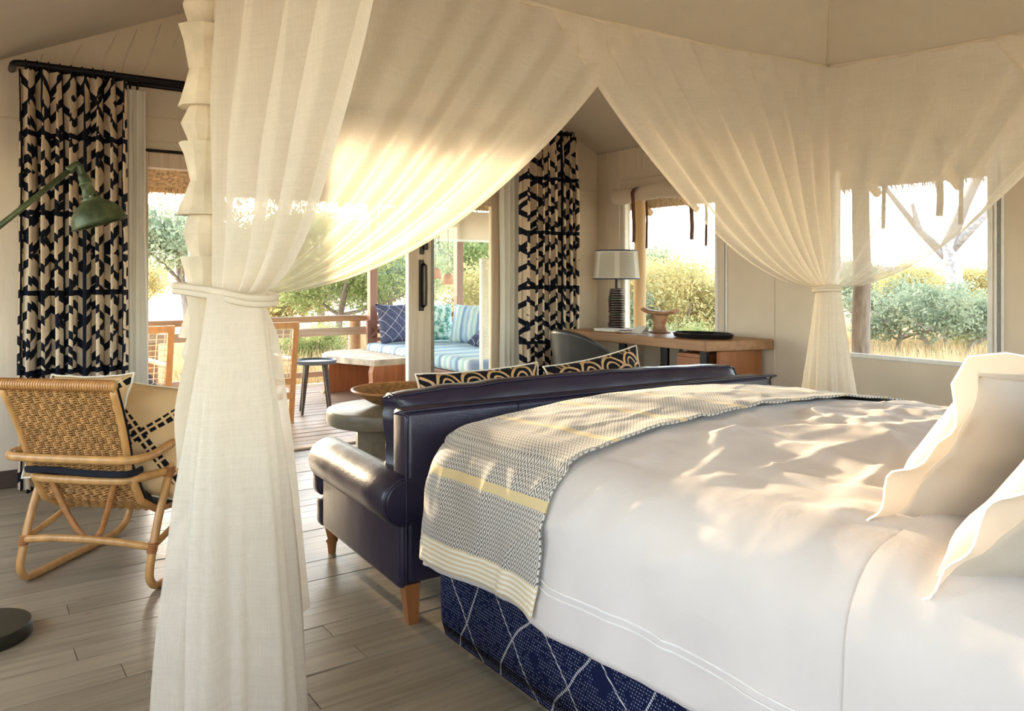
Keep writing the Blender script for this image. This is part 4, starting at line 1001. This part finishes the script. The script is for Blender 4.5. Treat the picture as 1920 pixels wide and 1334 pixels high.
# carved headrest
hr = thing('carved_headrest', 'carved pale wooden headrest with curved saddle on the desk', 'ornament', (4.42, 4.32, .762))
def sad(a, b):
    t = 2*a-1; y_ = 4.32 + t*.165; z_ = .90 + .045*abs(t)**1.7 + .012*math.cos(t*3); an = 2*PI*b
    w = .055*(1-.25*abs(t)**3); h = .016
    return (4.42 + w*math.cos(an), y_, z_ + h*math.sin(an))
mb = MB().grid(sad, 28, 16); mb.add([sad(0,k/16) for k in range(16)], [tuple(range(16))]); mb.add([sad(1,k/16) for k in range(16)], [tuple(range(16))]); mb.build('saddle', MT['carvewood'], hr, True)
mb = MB()
def foot(a, b): an = 2*PI*a; w = .085 - .028*math.sin(PI*min(1,b*1.15)); return (4.42 + .035*math.cos(an), 4.32 + w*math.sin(an), .763 + .13*b)
mb.grid(foot, 28, 10); mb.add([foot(k/28,0) for k in range(28)], [tuple(range(28))]); mb.build('pedestal', MT['carvewood'], hr, True)
MB().lathe([(.075,0),(.085,.004),(.085,.01),(.07,.014)], 28, (4.42,4.32,.762)).build('foot', MT['carvewood'], hr, 40)
tr_ = thing('oval_tray', 'black oval lacquer tray at the front of the desk', 'tray', (4.29, 3.78, .762))
SM = Matrix.Translation((4.29,3.78,.762)) @ Matrix.Rotation(math.radians(12),4,'Z') @ Matrix.Diagonal((.62,1,1,1))
MB().lathe([(.17,0),(.215,.004),(.225,.03),(.218,.031),(.208,.008),(.02,.006)], 48).xf(SM).build('dish', MT['tray'], tr_, 50)
MB().tube([SM @ Vector((.222*math.cos(2*PI*k/48), .222*math.sin(2*PI*k/48), .031)) for k in range(48)], .005, 6, closed=True).build('rim', MT['tray'], tr_, True)
# ------------------------------------------------------------------ deck railing and posts
rl_ = thing('deck_railing', 'timber deck railing with round top log and flat middle boards', 'railing', (2.6, 8.48, 0))
def log(path, r, seed): return MB().tube([Vector(p)+Vector((0, .012*nz(p[0]*1.3,seed), .012*nz(p[0]*1.1,seed+5))) for p in path], [r*(1+.06*nz(p[0]*2, seed+9)) for p in path], 12)
log([(-1.2+.3*k, 8.46, .712) for k in range(25)], .035, 1).build('top_rail', MT['railwood'], rl_, True)
MB().rbox(-1.2, 6.0, 8.45, 8.48, .52, .608, .006, 1).build('middle_rail', MT['railboard'], rl_)
MB().rbox(-1.2, 6.0, 8.45, 8.48, .07, .13, .006, 1).build('bottom_rail', MT['railboard'], rl_)
for x in (.3, 1.62, 3.80, 5.6): MB().tube([(x,8.56,-.7),(x,8.56,.3),(x,8.55,.68)], [.075,.07,.068], 12).build('rail_post', MT['railwood'], rl_, 40)
for x, lab in ((3.93, 'square red-brown deck post beside the blue cushion'), (5.08, 'square red-brown deck post seen through the glass panel'), (1.98, 'square red-brown deck post mostly hidden by the gathered net')):
    t = thing('deck_post', lab, 'post', (x, 8.36, 0)); MB().rbox(x-.045, x+.045, 8.315, 8.405, 0, 2.28, .005, 1).build('shaft', MT['redwood'], t)
# ------------------------------------------------------------------ deck chairs: timber frame, cord grid
def deck_chair(label, x0, y0, rot):
    t = thing('deck_chair', label, 'chair', (x0, y0, 0), rot, 'cord-back deck chairs')
    w = .28
    for s_ in (-1, 1):
        MB().bar((s_*w,.06,0),(s_*w,.0,.33),.045,.032,(0,1,0)).bar((s_*w,.0,.32),(s_*(w-.012),-.13,.815),.045,.032,(0,1,0)).build('rear_leg', MT['teak'], t, False, True)
        MB().bar((s_*w,.56,0),(s_*w,.52,.5),.04,.04,(0,1,0)).build('front_leg', MT['teak'], t, False, True)
        MB().rbox(s_*w-.03, s_*w+.03, -.03, .58, .5, .525, .006, 1).build('armrest', MT['teak'], t, False, True)
        MB().rbox(s_*w-.015, s_*w+.015, .0, .55, .27, .33, .004, 1).build('seat_rail', MT['teak'], t, False, True)
    MB().bar((-w-.01,-.13,.80),(w+.01,-.13,.80),.036,.05).build('top_rail', MT['teak'], t, False, True)
    MB().bar((-w,-.008,.34),(w,-.008,.34),.03,.05).build('lower_rail', MT['teak'], t, False, True)
    MB().bar((-w,.0,.22),(w,.0,.22),.03,.05).build('rear_stretcher', MT['teak'], t, False, True)
    MB().bar((-w,.53,.29),(w,.53,.29),.03,.06).build('front_rail', MT['teak'], t, False, True)
    for k in range(9):
        x = -w+.05 + (2*w-.1)*k/8; MB().tube([(x,-.008,.36),(x,-.125,.785)], .0035, 5).build('cord', MT['cord'], t, False, True)
    for k in range(10):
        f = (k+.6)/10; MB().tube([(-w+.015,-.008-.117*f,.36+.425*f),(w-.015,-.008-.117*f,.36+.425*f)], .0035, 5).build('cord', MT['cord'], t, False, True)
    for k in range(8):
        y_ = .04+.06*k; MB().tube([(-w,y_,.322),(w,y_,.322)], .0045, 5).build('seat_cord', MT['cord'], t, False, True)
    return t
deck_chair('teak cord-back deck chair beside the small round stool', 1.985, 6.33, math.radians(-3))
deck_chair('teak cord-back deck chair seen between the sheer curtain and the carved post', 1.05, 6.38, math.radians(4))
cushion('deck_cushion', 'grey striped cushion on the deck chair beside the stool', .42, .4, .12, MT['stripe'], RM((1.97, 6.47, .52), 78, 0, -3), None, seed=11)
cushion('deck_cushion', 'blue cushion on the deck chair behind the carved post', .42, .4, .12, MT['bluecush'], RM((1.06, 6.5, .40), 15, 0, 4), None, seed=12)
# stool
st = thing('round_stool', 'small round dark stool with tray top and four splayed legs', 'stool', (2.6, 6.68, 0))
MB().lathe([(.165,.425),(.178,.432),(.182,.46),(.176,.461),(.170,.445),(.02,.442)], 40, (2.6,6.68,0)).build('tray_top', MT['stooltop'], st, 40)
for k in range(4):
    a = math.radians(28+90*k); MB().tube([(2.6+.11*math.cos(a),6.68+.11*math.sin(a),.43),(2.6+.17*math.cos(a),6.68+.17*math.sin(a),0)], [.023,.012], 10).build('leg', MT['darkwood'], st, 40)
# slab table
sb = thing('slab_table', 'thick live-edge timber slab table on the deck', 'table', (3.4, 7.5, 0))
tp = [(3.335,7.06),(3.30,7.2),(3.22,7.4),(3.16,7.58),(3.12,7.72),(3.16,7.95),(3.28,8.15),(3.42,8.27),(3.74,8.25),(3.75,7.06)]
tp2 = []
for i in range(len(tp)):
    a, b = tp[i], tp[(i+1)%len(tp)]
    for k in range(4):
        f = k/4; tp2.append((a[0]+(b[0]-a[0])*f + (.014*nz(i*3+k,1.7) if i < 7 else 0), a[1]+(b[1]-a[1])*f + .004*nz(i*3+k,5)))
MB().prism(tp2, .315, .375).build('table_top', MT['slabtop'], sb)
edge = [(0,.0),(.02,.08),(.035,.16),(.03,.25),(.045,.315)]
mb = MB(); pl = [(3.29+e[0]+.006*nz(i*2.1,3), e[1]) for i, e in enumerate(edge)] + [(3.75,.315),(3.75,0)]
mb.prism(pl, 0, .09, Matrix(((1,0,0,0),(0,0,1,7.06),(0,1,0,0),(0,0,0,1)))); mb.build('near_slab_leg', MT['slab'], sb)
mb = MB(); pl = [(3.08,0),(3.13,.12),(3.14,.314),(3.62,.314),(3.62,0)]; mb.prism(pl, 0, .08, Matrix(((1,0,0,0),(0,0,1,7.70),(0,1,0,0),(0,0,0,1)))); mb.build('far_slab_leg', MT['slab'], sb)
# daybed
db = thing('daybed', 'built-in deck daybed with lattice timber back and striped mattress', 'daybed', (4.4, 7.15, 0))
MB().rbox(3.8, 4.98, 6.06, 8.25, .0, .3, .01, 1).build('platform', MT['redwood'], db)
MB().rbox(3.79, 4.99, 6.05, 8.24, .302, .44, .045, 3).build('mattress', MT['stripemat'], db, True)
def lattice(p0, p1, z0, z1, nseg):
    p0, p1 = Vector(p0), Vector(p1); d = p1-p0; up = d.cross(Vector((0,0,1))).normalized()
    for z_ in (z0, z1): MB().bar(p0+Vector((0,0,z_)), p1+Vector((0,0,z_)), .03, .04).build('lattice_rail', MT['redwood'], db)
    for k in range(nseg):
        a, b = p0+d*(k/nseg), p0+d*((k+1)/nseg)
        MB().bar(a+Vector((0,0,z0)), b+Vector((0,0,z1)), .02, .02, up).build('lattice_bar', MT['redwood'], db); MB().bar(a+Vector((0,0,z1)), b+Vector((0,0,z0)), .016, .02, up).build('lattice_bar', MT['redwood'], db)
    for p in (p0, p1): MB().bar(p, p+Vector((0,0,z1+.03)), .04, .04, (1,0,0)).build('lattice_stile', MT['redwood'], db)
lattice((3.84,8.27,0),(4.97,8.27,0), .47, .66, 5); lattice((5.02,6.1,0),(5.02,8.24,0), .2, .66, 7)
cushion('deck_cushion', 'large navy cushion with white lattice lines on the daybed', .5, .46, .17, MT['bluecush'], RM((4.10, 8.08, .655), 76, 0, 8), None, seed=7, dent=.08)
cushion('deck_cushion', 'teal leaf-print cushion on the daybed behind the striped one', .46, .44, .15, MT['greencush'], RM((4.56, 8.02, .65), 74, 0, -6), None, seed=8)
cushion('deck_cushion', 'blue striped upright cushion on the daybed beside the post', .48, .46, .16, MT['stripe'], RM((4.78, 7.62, .645), 74, 0, -62), MT['piping'], seed=9)
cushion('deck_cushion', 'navy cushion lying on the daybed beside the striped cushion', .42, .4, .15, MT['bluecush'], RM((4.72, 7.1, .53), 14, 0, -50), None, seed=10)
# pendants and screen
for x, z, lab, zt in ((3.70, 1.165, 'terracotta bell pendant hanging higher of the pair on the deck', 3.3), (3.835, 1.112, 'terracotta bell pendant hanging lower of the pair on the deck', 3.3)):
    t = thing('pendant_lamp', lab, 'lamp', (x, 6.5, z), 0, 'bell pendants over the deck')
    MB().lathe([(.05,0),(.051,.055),(.047,.075),(.036,.093),(.018,.104),(.006,.106),(.006,.1),(.03,.088),(.043,.06),(.044,.002)], 28, (x,6.5,z)).build('bell_shade', MT['copper'], t, True)
    MB().tube([(x,6.5,z+.1),(x,6.5,zt)], .003, 6).build('cable', MT['blackmetal'], t)
    MB().lathe([(.004,.02),(.018,.03),(.02,.045),(.012,.07)], 14, (x,6.5,z)).build('bulb', MT['paper'], t, True)
sp = thing('white_screen', 'tall white basket-weave screen panel behind the glass', 'screen', (3.95, 6.0, 0))
MB().rbox(3.875, 3.895, 5.98, 6.02, .0, 1.35, .003, 1).rbox(4.085, 4.105, 5.98, 6.02, .0, 1.35, .003, 1).rbox(3.895, 4.085, 5.98, 6.02, 1.325, 1.35, .003, 1).rbox(3.895, 4.085, 5.98, 6.02, .44, .47, .003, 1).build('frame', MT['screen'], sp)
mb = MB()
for r in range(52):
    z_ = .475+.0163*r; path = [(3.895+.19*k/16, 6.0+(.0045 if (k+r) % 2 else -.0045), z_) for k in range(17)]; mb.tube(path, .0072, 4, flat=.4, cap=False)
for k in range(8): mb.tube([(3.907+.0238*k, 6.0, .47),(3.907+.0238*k,6.0,1.325)], .004, 4)
mb.build('woven_infill', MT['screen'], sp)['kind'] = 'stuff'
wv = thing('canvas_valance', 'white canvas valance hanging under the deck eave', 'valance', (4.9, 8.3, 1.6))
MB().grid(lambda a, b: (3.98+1.9*a, 8.30+.01*math.sin(a*20), 1.98-.36*b), 30, 4).build('cloth', MT['blind'], wv, True)
MB().bar((3.95,8.3,1.62),(5.95,8.3,1.62), .02, .03).build('batten', MT['screen'], wv)

# ------------------------------------------------------------------ outdoors
def gz(x, y): return -.36 + .08*nz(x*.12, y*.12, 4)
gr = MB().grid(lambda a, b: ((a-.5)*160+20, (b-.5)*160+40, gz((a-.5)*160+20, (b-.5)*160+40) - (.0)), 80, 80)
g_o = struct('ground', gr, MT['ground'], True)
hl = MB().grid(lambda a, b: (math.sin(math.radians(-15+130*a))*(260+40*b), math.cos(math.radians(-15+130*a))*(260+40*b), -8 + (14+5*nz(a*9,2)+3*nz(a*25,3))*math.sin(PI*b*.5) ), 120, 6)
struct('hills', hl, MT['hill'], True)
def leaves(points, size, seed):
    R = np.random.default_rng(seed); n = len(points); P = np.asarray(points)
    a = R.normal(size=(n,3)); a /= np.linalg.norm(a,axis=1)[:,None]; b = np.cross(a, R.normal(size=(n,3))); b /= np.linalg.norm(b,axis=1)[:,None]
    s = size*R.uniform(.6,1.4,(n,1)); V = np.stack([P-a*s, P+b*s*.45, P+a*s, P-b*s*.45], 1).reshape(-1,3)
    return V
def foliage_mesh(name, pts, size, seed, mat):
    V = leaves(pts, size, seed); n = len(pts)
    me = bpy.data.meshes.new(name); me.vertices.add(4*n); me.vertices.foreach_set('co', V.astype(np.float32).ravel())
    me.loops.add(4*n); me.loops.foreach_set('vertex_index', np.arange(4*n, dtype=np.int32)); me.polygons.add(n)
    me.polygons.foreach_set('loop_start', np.arange(0,4*n,4, dtype=np.int32)); me.update(calc_edges=True); me.materials.append(mat); return me
def make_tree(seed, H, R, trunk_h, nleaf, lsize, mat, bark, tr=.09, spread=1., low=False):
    r = random.Random(seed); mb = MB(); tips = []
    def br(p, d, L, rad, lev):
        n = 5; path = [p]; q = Vector(p); dd = Vector(d)
        for k in range(n):
            dd = (dd + Vector((r.uniform(-.3,.3), r.uniform(-.3,.3), r.uniform(-.1,.22)))*.6).normalized(); q = q + dd*(L/n); path.append(q.copy())
        mb.tube(path, [rad*(1-.55*k/n) for k in range(n+1)], 7 if lev == 0 else 5, cap=False)
        if lev >= 2: tips.extend(path[2:]); return
        m_ = r.randint(4,6) if lev == 0 else r.randint(3,4)
        for k in range(m_):
            s_ = path[r.randint(2 if lev else 3, n)]; an = 2*PI*(k+r.random()*.6)/m_
            br(s_, Vector((math.cos(an)*spread, math.sin(an)*spread, r.uniform(.15,.9))).normalized(), L*r.uniform(.5,.8) if lev else R*r.uniform(.55,.85), rad*.45, lev+1)
    if low:
        for k in range(5): an = 2*PI*k/5; br(Vector((0,0,0)), Vector((math.cos(an)*.8, math.sin(an)*.8, .9)).normalized(), H*.55, tr*.6, 1)
    else: br(Vector((0,0,-.1)), Vector((r.uniform(-.15,.15), r.uniform(-.15,.15), 1)), trunk_h, tr, 0)
    RR = np.random.default_rng(seed); T = np.array([tuple(t) for t in tips]); idx = RR.integers(0, len(T), nleaf)
    pts = T[idx] + RR.normal(size=(nleaf,3))*np.array([.22,.22,.17])*R*.55
    if pts[:,2].max() > 0: pts[:,2] = np.where(pts[:,2] > H, H-(pts[:,2]-H)*.5, pts[:,2])
    return mb.mesh('trunk', bark, True), foliage_mesh('foliage', pts, lsize, seed, mat)
KINDS = {}
def kind(key, *a, **k): KINDS[key] = make_tree(*a, **k)
kind('olive', 11, 5.2, 2.3, 1.9, 20000, .05, MT['leaf1'], MT['bark'], .11)
kind('olive2', 12, 4.6, 2.5, 1.6, 20000, .05, MT['leaf3'], MT['bark'], .10)
kind('gold', 13, 3.0, 1.7, 1.0, 18000, .042, MT['leaf2'], MT['bark'], .07, low=True)
kind('bush', 14, 2.3, 1.5, .8, 12000, .04, MT['leaf1'], MT['bark'], .05, low=True)
kind('grey', 15, 2.5, 1.6, .8, 12000, .04, MT['leaf3'], MT['bark'], .05, low=True)
kind('near', 16, 3.4, 1.7, 1.0, 9000, .05, MT['leaf3'], MT['bark'], .075)
def plant(key, name, label, cat, x, y, s, rz, group=None, dz=0):
    t = thing(name, label, cat, (x, y, gz(x,y)+dz), rz, group); tm, fm = KINDS[key]
    a = put('trunk', tm, t, True); b = put('foliage', fm, t, True); b['kind'] = 'stuff'
    a.scale = b.scale = (s, s, s); return t
# seen through the doorway
G1 = 'trees beyond the deck railing'; G2 = 'bushes beyond the desk window'; G3 = 'trees beyond the right window'; G4 = 'distant bush on the horizon'
for k, nm, cat, x, y, s, rz, g, lab in (
    ('olive','bushveld_tree','tree',5.7,13.8,.80,.3,G1,'nearest leafy olive tree, left of the deck post by the railing'),
    ('olive2','bushveld_tree','tree',8.3,16.8,.9,1.9,G1,'grey-green tree behind the deck post with the blue cushion'),
    ('olive','bushveld_tree','tree',11.2,17.2,.95,2.7,G1,'olive tree showing through the sliding glass panel'),
    ('olive2','bushveld_tree','tree',5.8,25.0,1.45,4.2,G1,'pale tree framed between the sheer curtain and the carved post'),
    ('olive','bushveld_tree','tree',9.3,23.5,1.05,5.1,G1,'tall olive tree farther back behind the stool and slab table'),
    ('olive2','bushveld_tree','tree',13.5,21.5,1.05,.8,G1,'grey-green tree farther back through the sliding glass panel'),
    ('gold','golden_bush','bush',8.9,13.2,.85,1.2,G1,'golden bush just right of the deck post through the doorway'),
    ('gold','golden_bush','bush',6.6,19.0,1.0,3.3,G1,'golden bush between the olive trees beyond the slab table'),
    ('gold','golden_bush','bush',11.6,13.9,.95,4.4,G1,'golden bush low behind the glass panel and striped cushion'),
    ('bush','green_bush','bush',4.7,12.3,.45,2.2,G1,'small green bush low under the deck rail near the round stool'),
    ('grey','green_bush','bush',6.6,11.7,.5,.4,G1,'small grey-green bush low behind the round log post'),
    ('gold','sunlit_bush','bush',10.6,9.9,.9,.2,G2,'golden bush filling the middle of the desk window'),
    ('bush','sunlit_bush','bush',9.1,8.3,.5,1.4,G2,'green bush low behind the carved headrest in the desk window'),
    ('gold','sunlit_bush','bush',12.6,10.2,.8,2.5,G2,'golden bush at the right side of the desk window'),
    ('grey','sunlit_bush','bush',9.3,10.2,.75,3.8,G2,'grey-green bush at the left side of the desk window'),
    ('gold','sunlit_bush','bush',14.6,14.6,.9,5.3,G2,'paler golden bush farther back in the desk window'),
    ('olive2','spreading_tree','tree',24,24.5,1.0,1.2,G2,'flat-topped tree against the white sky of the desk window'),
    ('near','small_tree','tree',14.2,7.9,.80,.6,G3,'small grey-green tree with upright trunk left in the right window'),
    ('near','small_tree','tree',15.6,7.75,.72,2.0,G3,'spreading small tree beside the dead trunk in the right window'),
    ('gold','sunlit_bush','bush',24.0,12.9,.9,3.9,G3,'golden bush behind the small trees in the right window'),
    ('gold','sunlit_bush','bush',25.5,11.6,.9,1.4,G3,'golden bush right of the dead trunk in the right window'),
    ('grey','sunlit_bush','bush',22.5,10.1,.5,5.0,G3,'grey-green bush low beside the right window border'),
    ('bush','sunlit_bush','bush',16.6,7.8,.27,.3,G3,'tiny green shrub by the fallen logs'),
    ('grey','sunlit_bush','bush',28,17.2,1.2,2.6,G3,'large grey-green bush farthest back in the right window')):
    plant(k, nm, lab, cat, x, y, s, rz, g)
for i in range(26):
    an = math.radians(-8 + 4.6*i + rnd.uniform(-1.0,1.0))
    dg = math.degrees(an); view = 'through the doorway' if 8 < dg < 31 else 'in the desk window' if 42 < dg < 52 else 'in the right window' if 56 < dg < 69 else None
    if not view: continue
    d = (38, 47)[i % 2]; k = rnd.choice(('gold','grey','bush')); plant(k, 'distant_bush', 'hazy distant bush on the horizon ' + view, 'bush', math.sin(an)*d, math.cos(an)*d, rnd.uniform(.8,1.15), rnd.uniform(0,6), G4, 0)
# dead tree and logs in the right window
b0 = Vector((21.6,10.5,gz(21.6,10.5))); K = 1.45
dt = thing('dead_tree', 'bleached dead forked tree trunk in the right window', 'tree', b0)
mb = MB()
for P, R2 in ((((.25,-.3,0),(.05,-.1,.6),(0,0,1.2),(-.05,.05,1.6),(.1,-.2,2.4),(.3,-.5,3.2),(.35,-.6,4.6)), [.26,.2,.17,.15,.11,.08,.05]), (((-.03,.03,1.5),(.2,-.5,2.2),(.35,-.9,3.0),(.4,-1.2,4.2)), [.12,.1,.08,.05]), (((0,0,1.3),(-.2,.5,1.9),(-.25,.6,2.4)), [.12,.08,.04]), (((-.2,.5,1.9),(-.5,1.2,3.0),(-.6,1.9,4.6)), [.07,.05,.03])):
    mb.tube([b0+Vector(p)*K for p in P], [r*K*.8 for r in R2], 9)
mb.build('trunk', MT['deadwood'], dt, True)
for lab, pts, r in (('curved dark branch stump rising from the dry grass', ((15.5,7.9,0),(15.45,8.0,.25),(15.4,8.15,.5),(15.3,8.25,.7)), .06), ('long fallen grey log lying behind the dry grass', ((17.4,8.7,.1),(17.8,8.3,.3),(18.2,8.0,.34),(18.9,7.7,.25)), .12), ('short charred log lying in the dry grass', ((15.5,7.25,.0),(15.55,7.2,.25),(15.7,7.1,.34),(15.8,6.9,.5)), .06)):
    z0 = gz(pts[0][0], pts[0][1]); t = thing('fallen_log', lab, 'log', (pts[0][0], pts[0][1], z0))
    MB().tube(smooth_path([(p[0],p[1],p[2]+z0+.02) for p in pts],4), [r*(1.15-.4*k/12) for k in range(4*(len(pts)-1)+1)], 9).build('wood', MT['deadwood'] if 'grey' in lab else MT['bark'], t, True)
# dry grass
def blades(n, fx, hmin, hmax, name, lab):
    R = np.random.default_rng(len(name)); V = []; 
    xs = np.array([fx(R) for _ in range(n)]); z = np.array([gz(a,b) for a,b in xs]); h = R.uniform(hmin,hmax,n); ang = R.uniform(0,2*PI,n); w = .006+.004*R.random(n)
    lean = R.normal(size=(n,2))*.3*h[:,None]; P = np.c_[xs, z-.01]; s = np.c_[np.cos(ang)*w, np.sin(ang)*w, np.zeros(n)]
    tip = P + np.c_[lean, h]; V = np.stack([P-s, P+s, tip],1).reshape(-1,3)
    me = bpy.data.meshes.new(name); me.vertices.add(3*n); me.vertices.foreach_set('co', V.astype(np.float32).ravel()); me.loops.add(3*n); me.loops.foreach_set('vertex_index', np.arange(3*n,dtype=np.int32)); me.polygons.add(n)
    me.polygons.foreach_set('loop_start', np.arange(0,3*n,3,dtype=np.int32)); me.update(calc_edges=True); me.materials.append(MT['grass'])
    o = put(name, me); tag(o, lab, 'grass', None, 'stuff'); return o
def fx_r(R): d = R.uniform(8,26); a = math.radians(R.uniform(50,72)); return (math.sin(a)*d, math.cos(a)*d)
def fx_d(R): return (R.uniform(2.2,9), R.uniform(9.0,18))
blades(34000, fx_r, .15, .5, 'dry_grass', 'tall dry straw-coloured grass outside the right window')
blades(22000, fx_d, .15, .5, 'dry_grass_verge', 'dry pale grass growing beyond the deck railing')
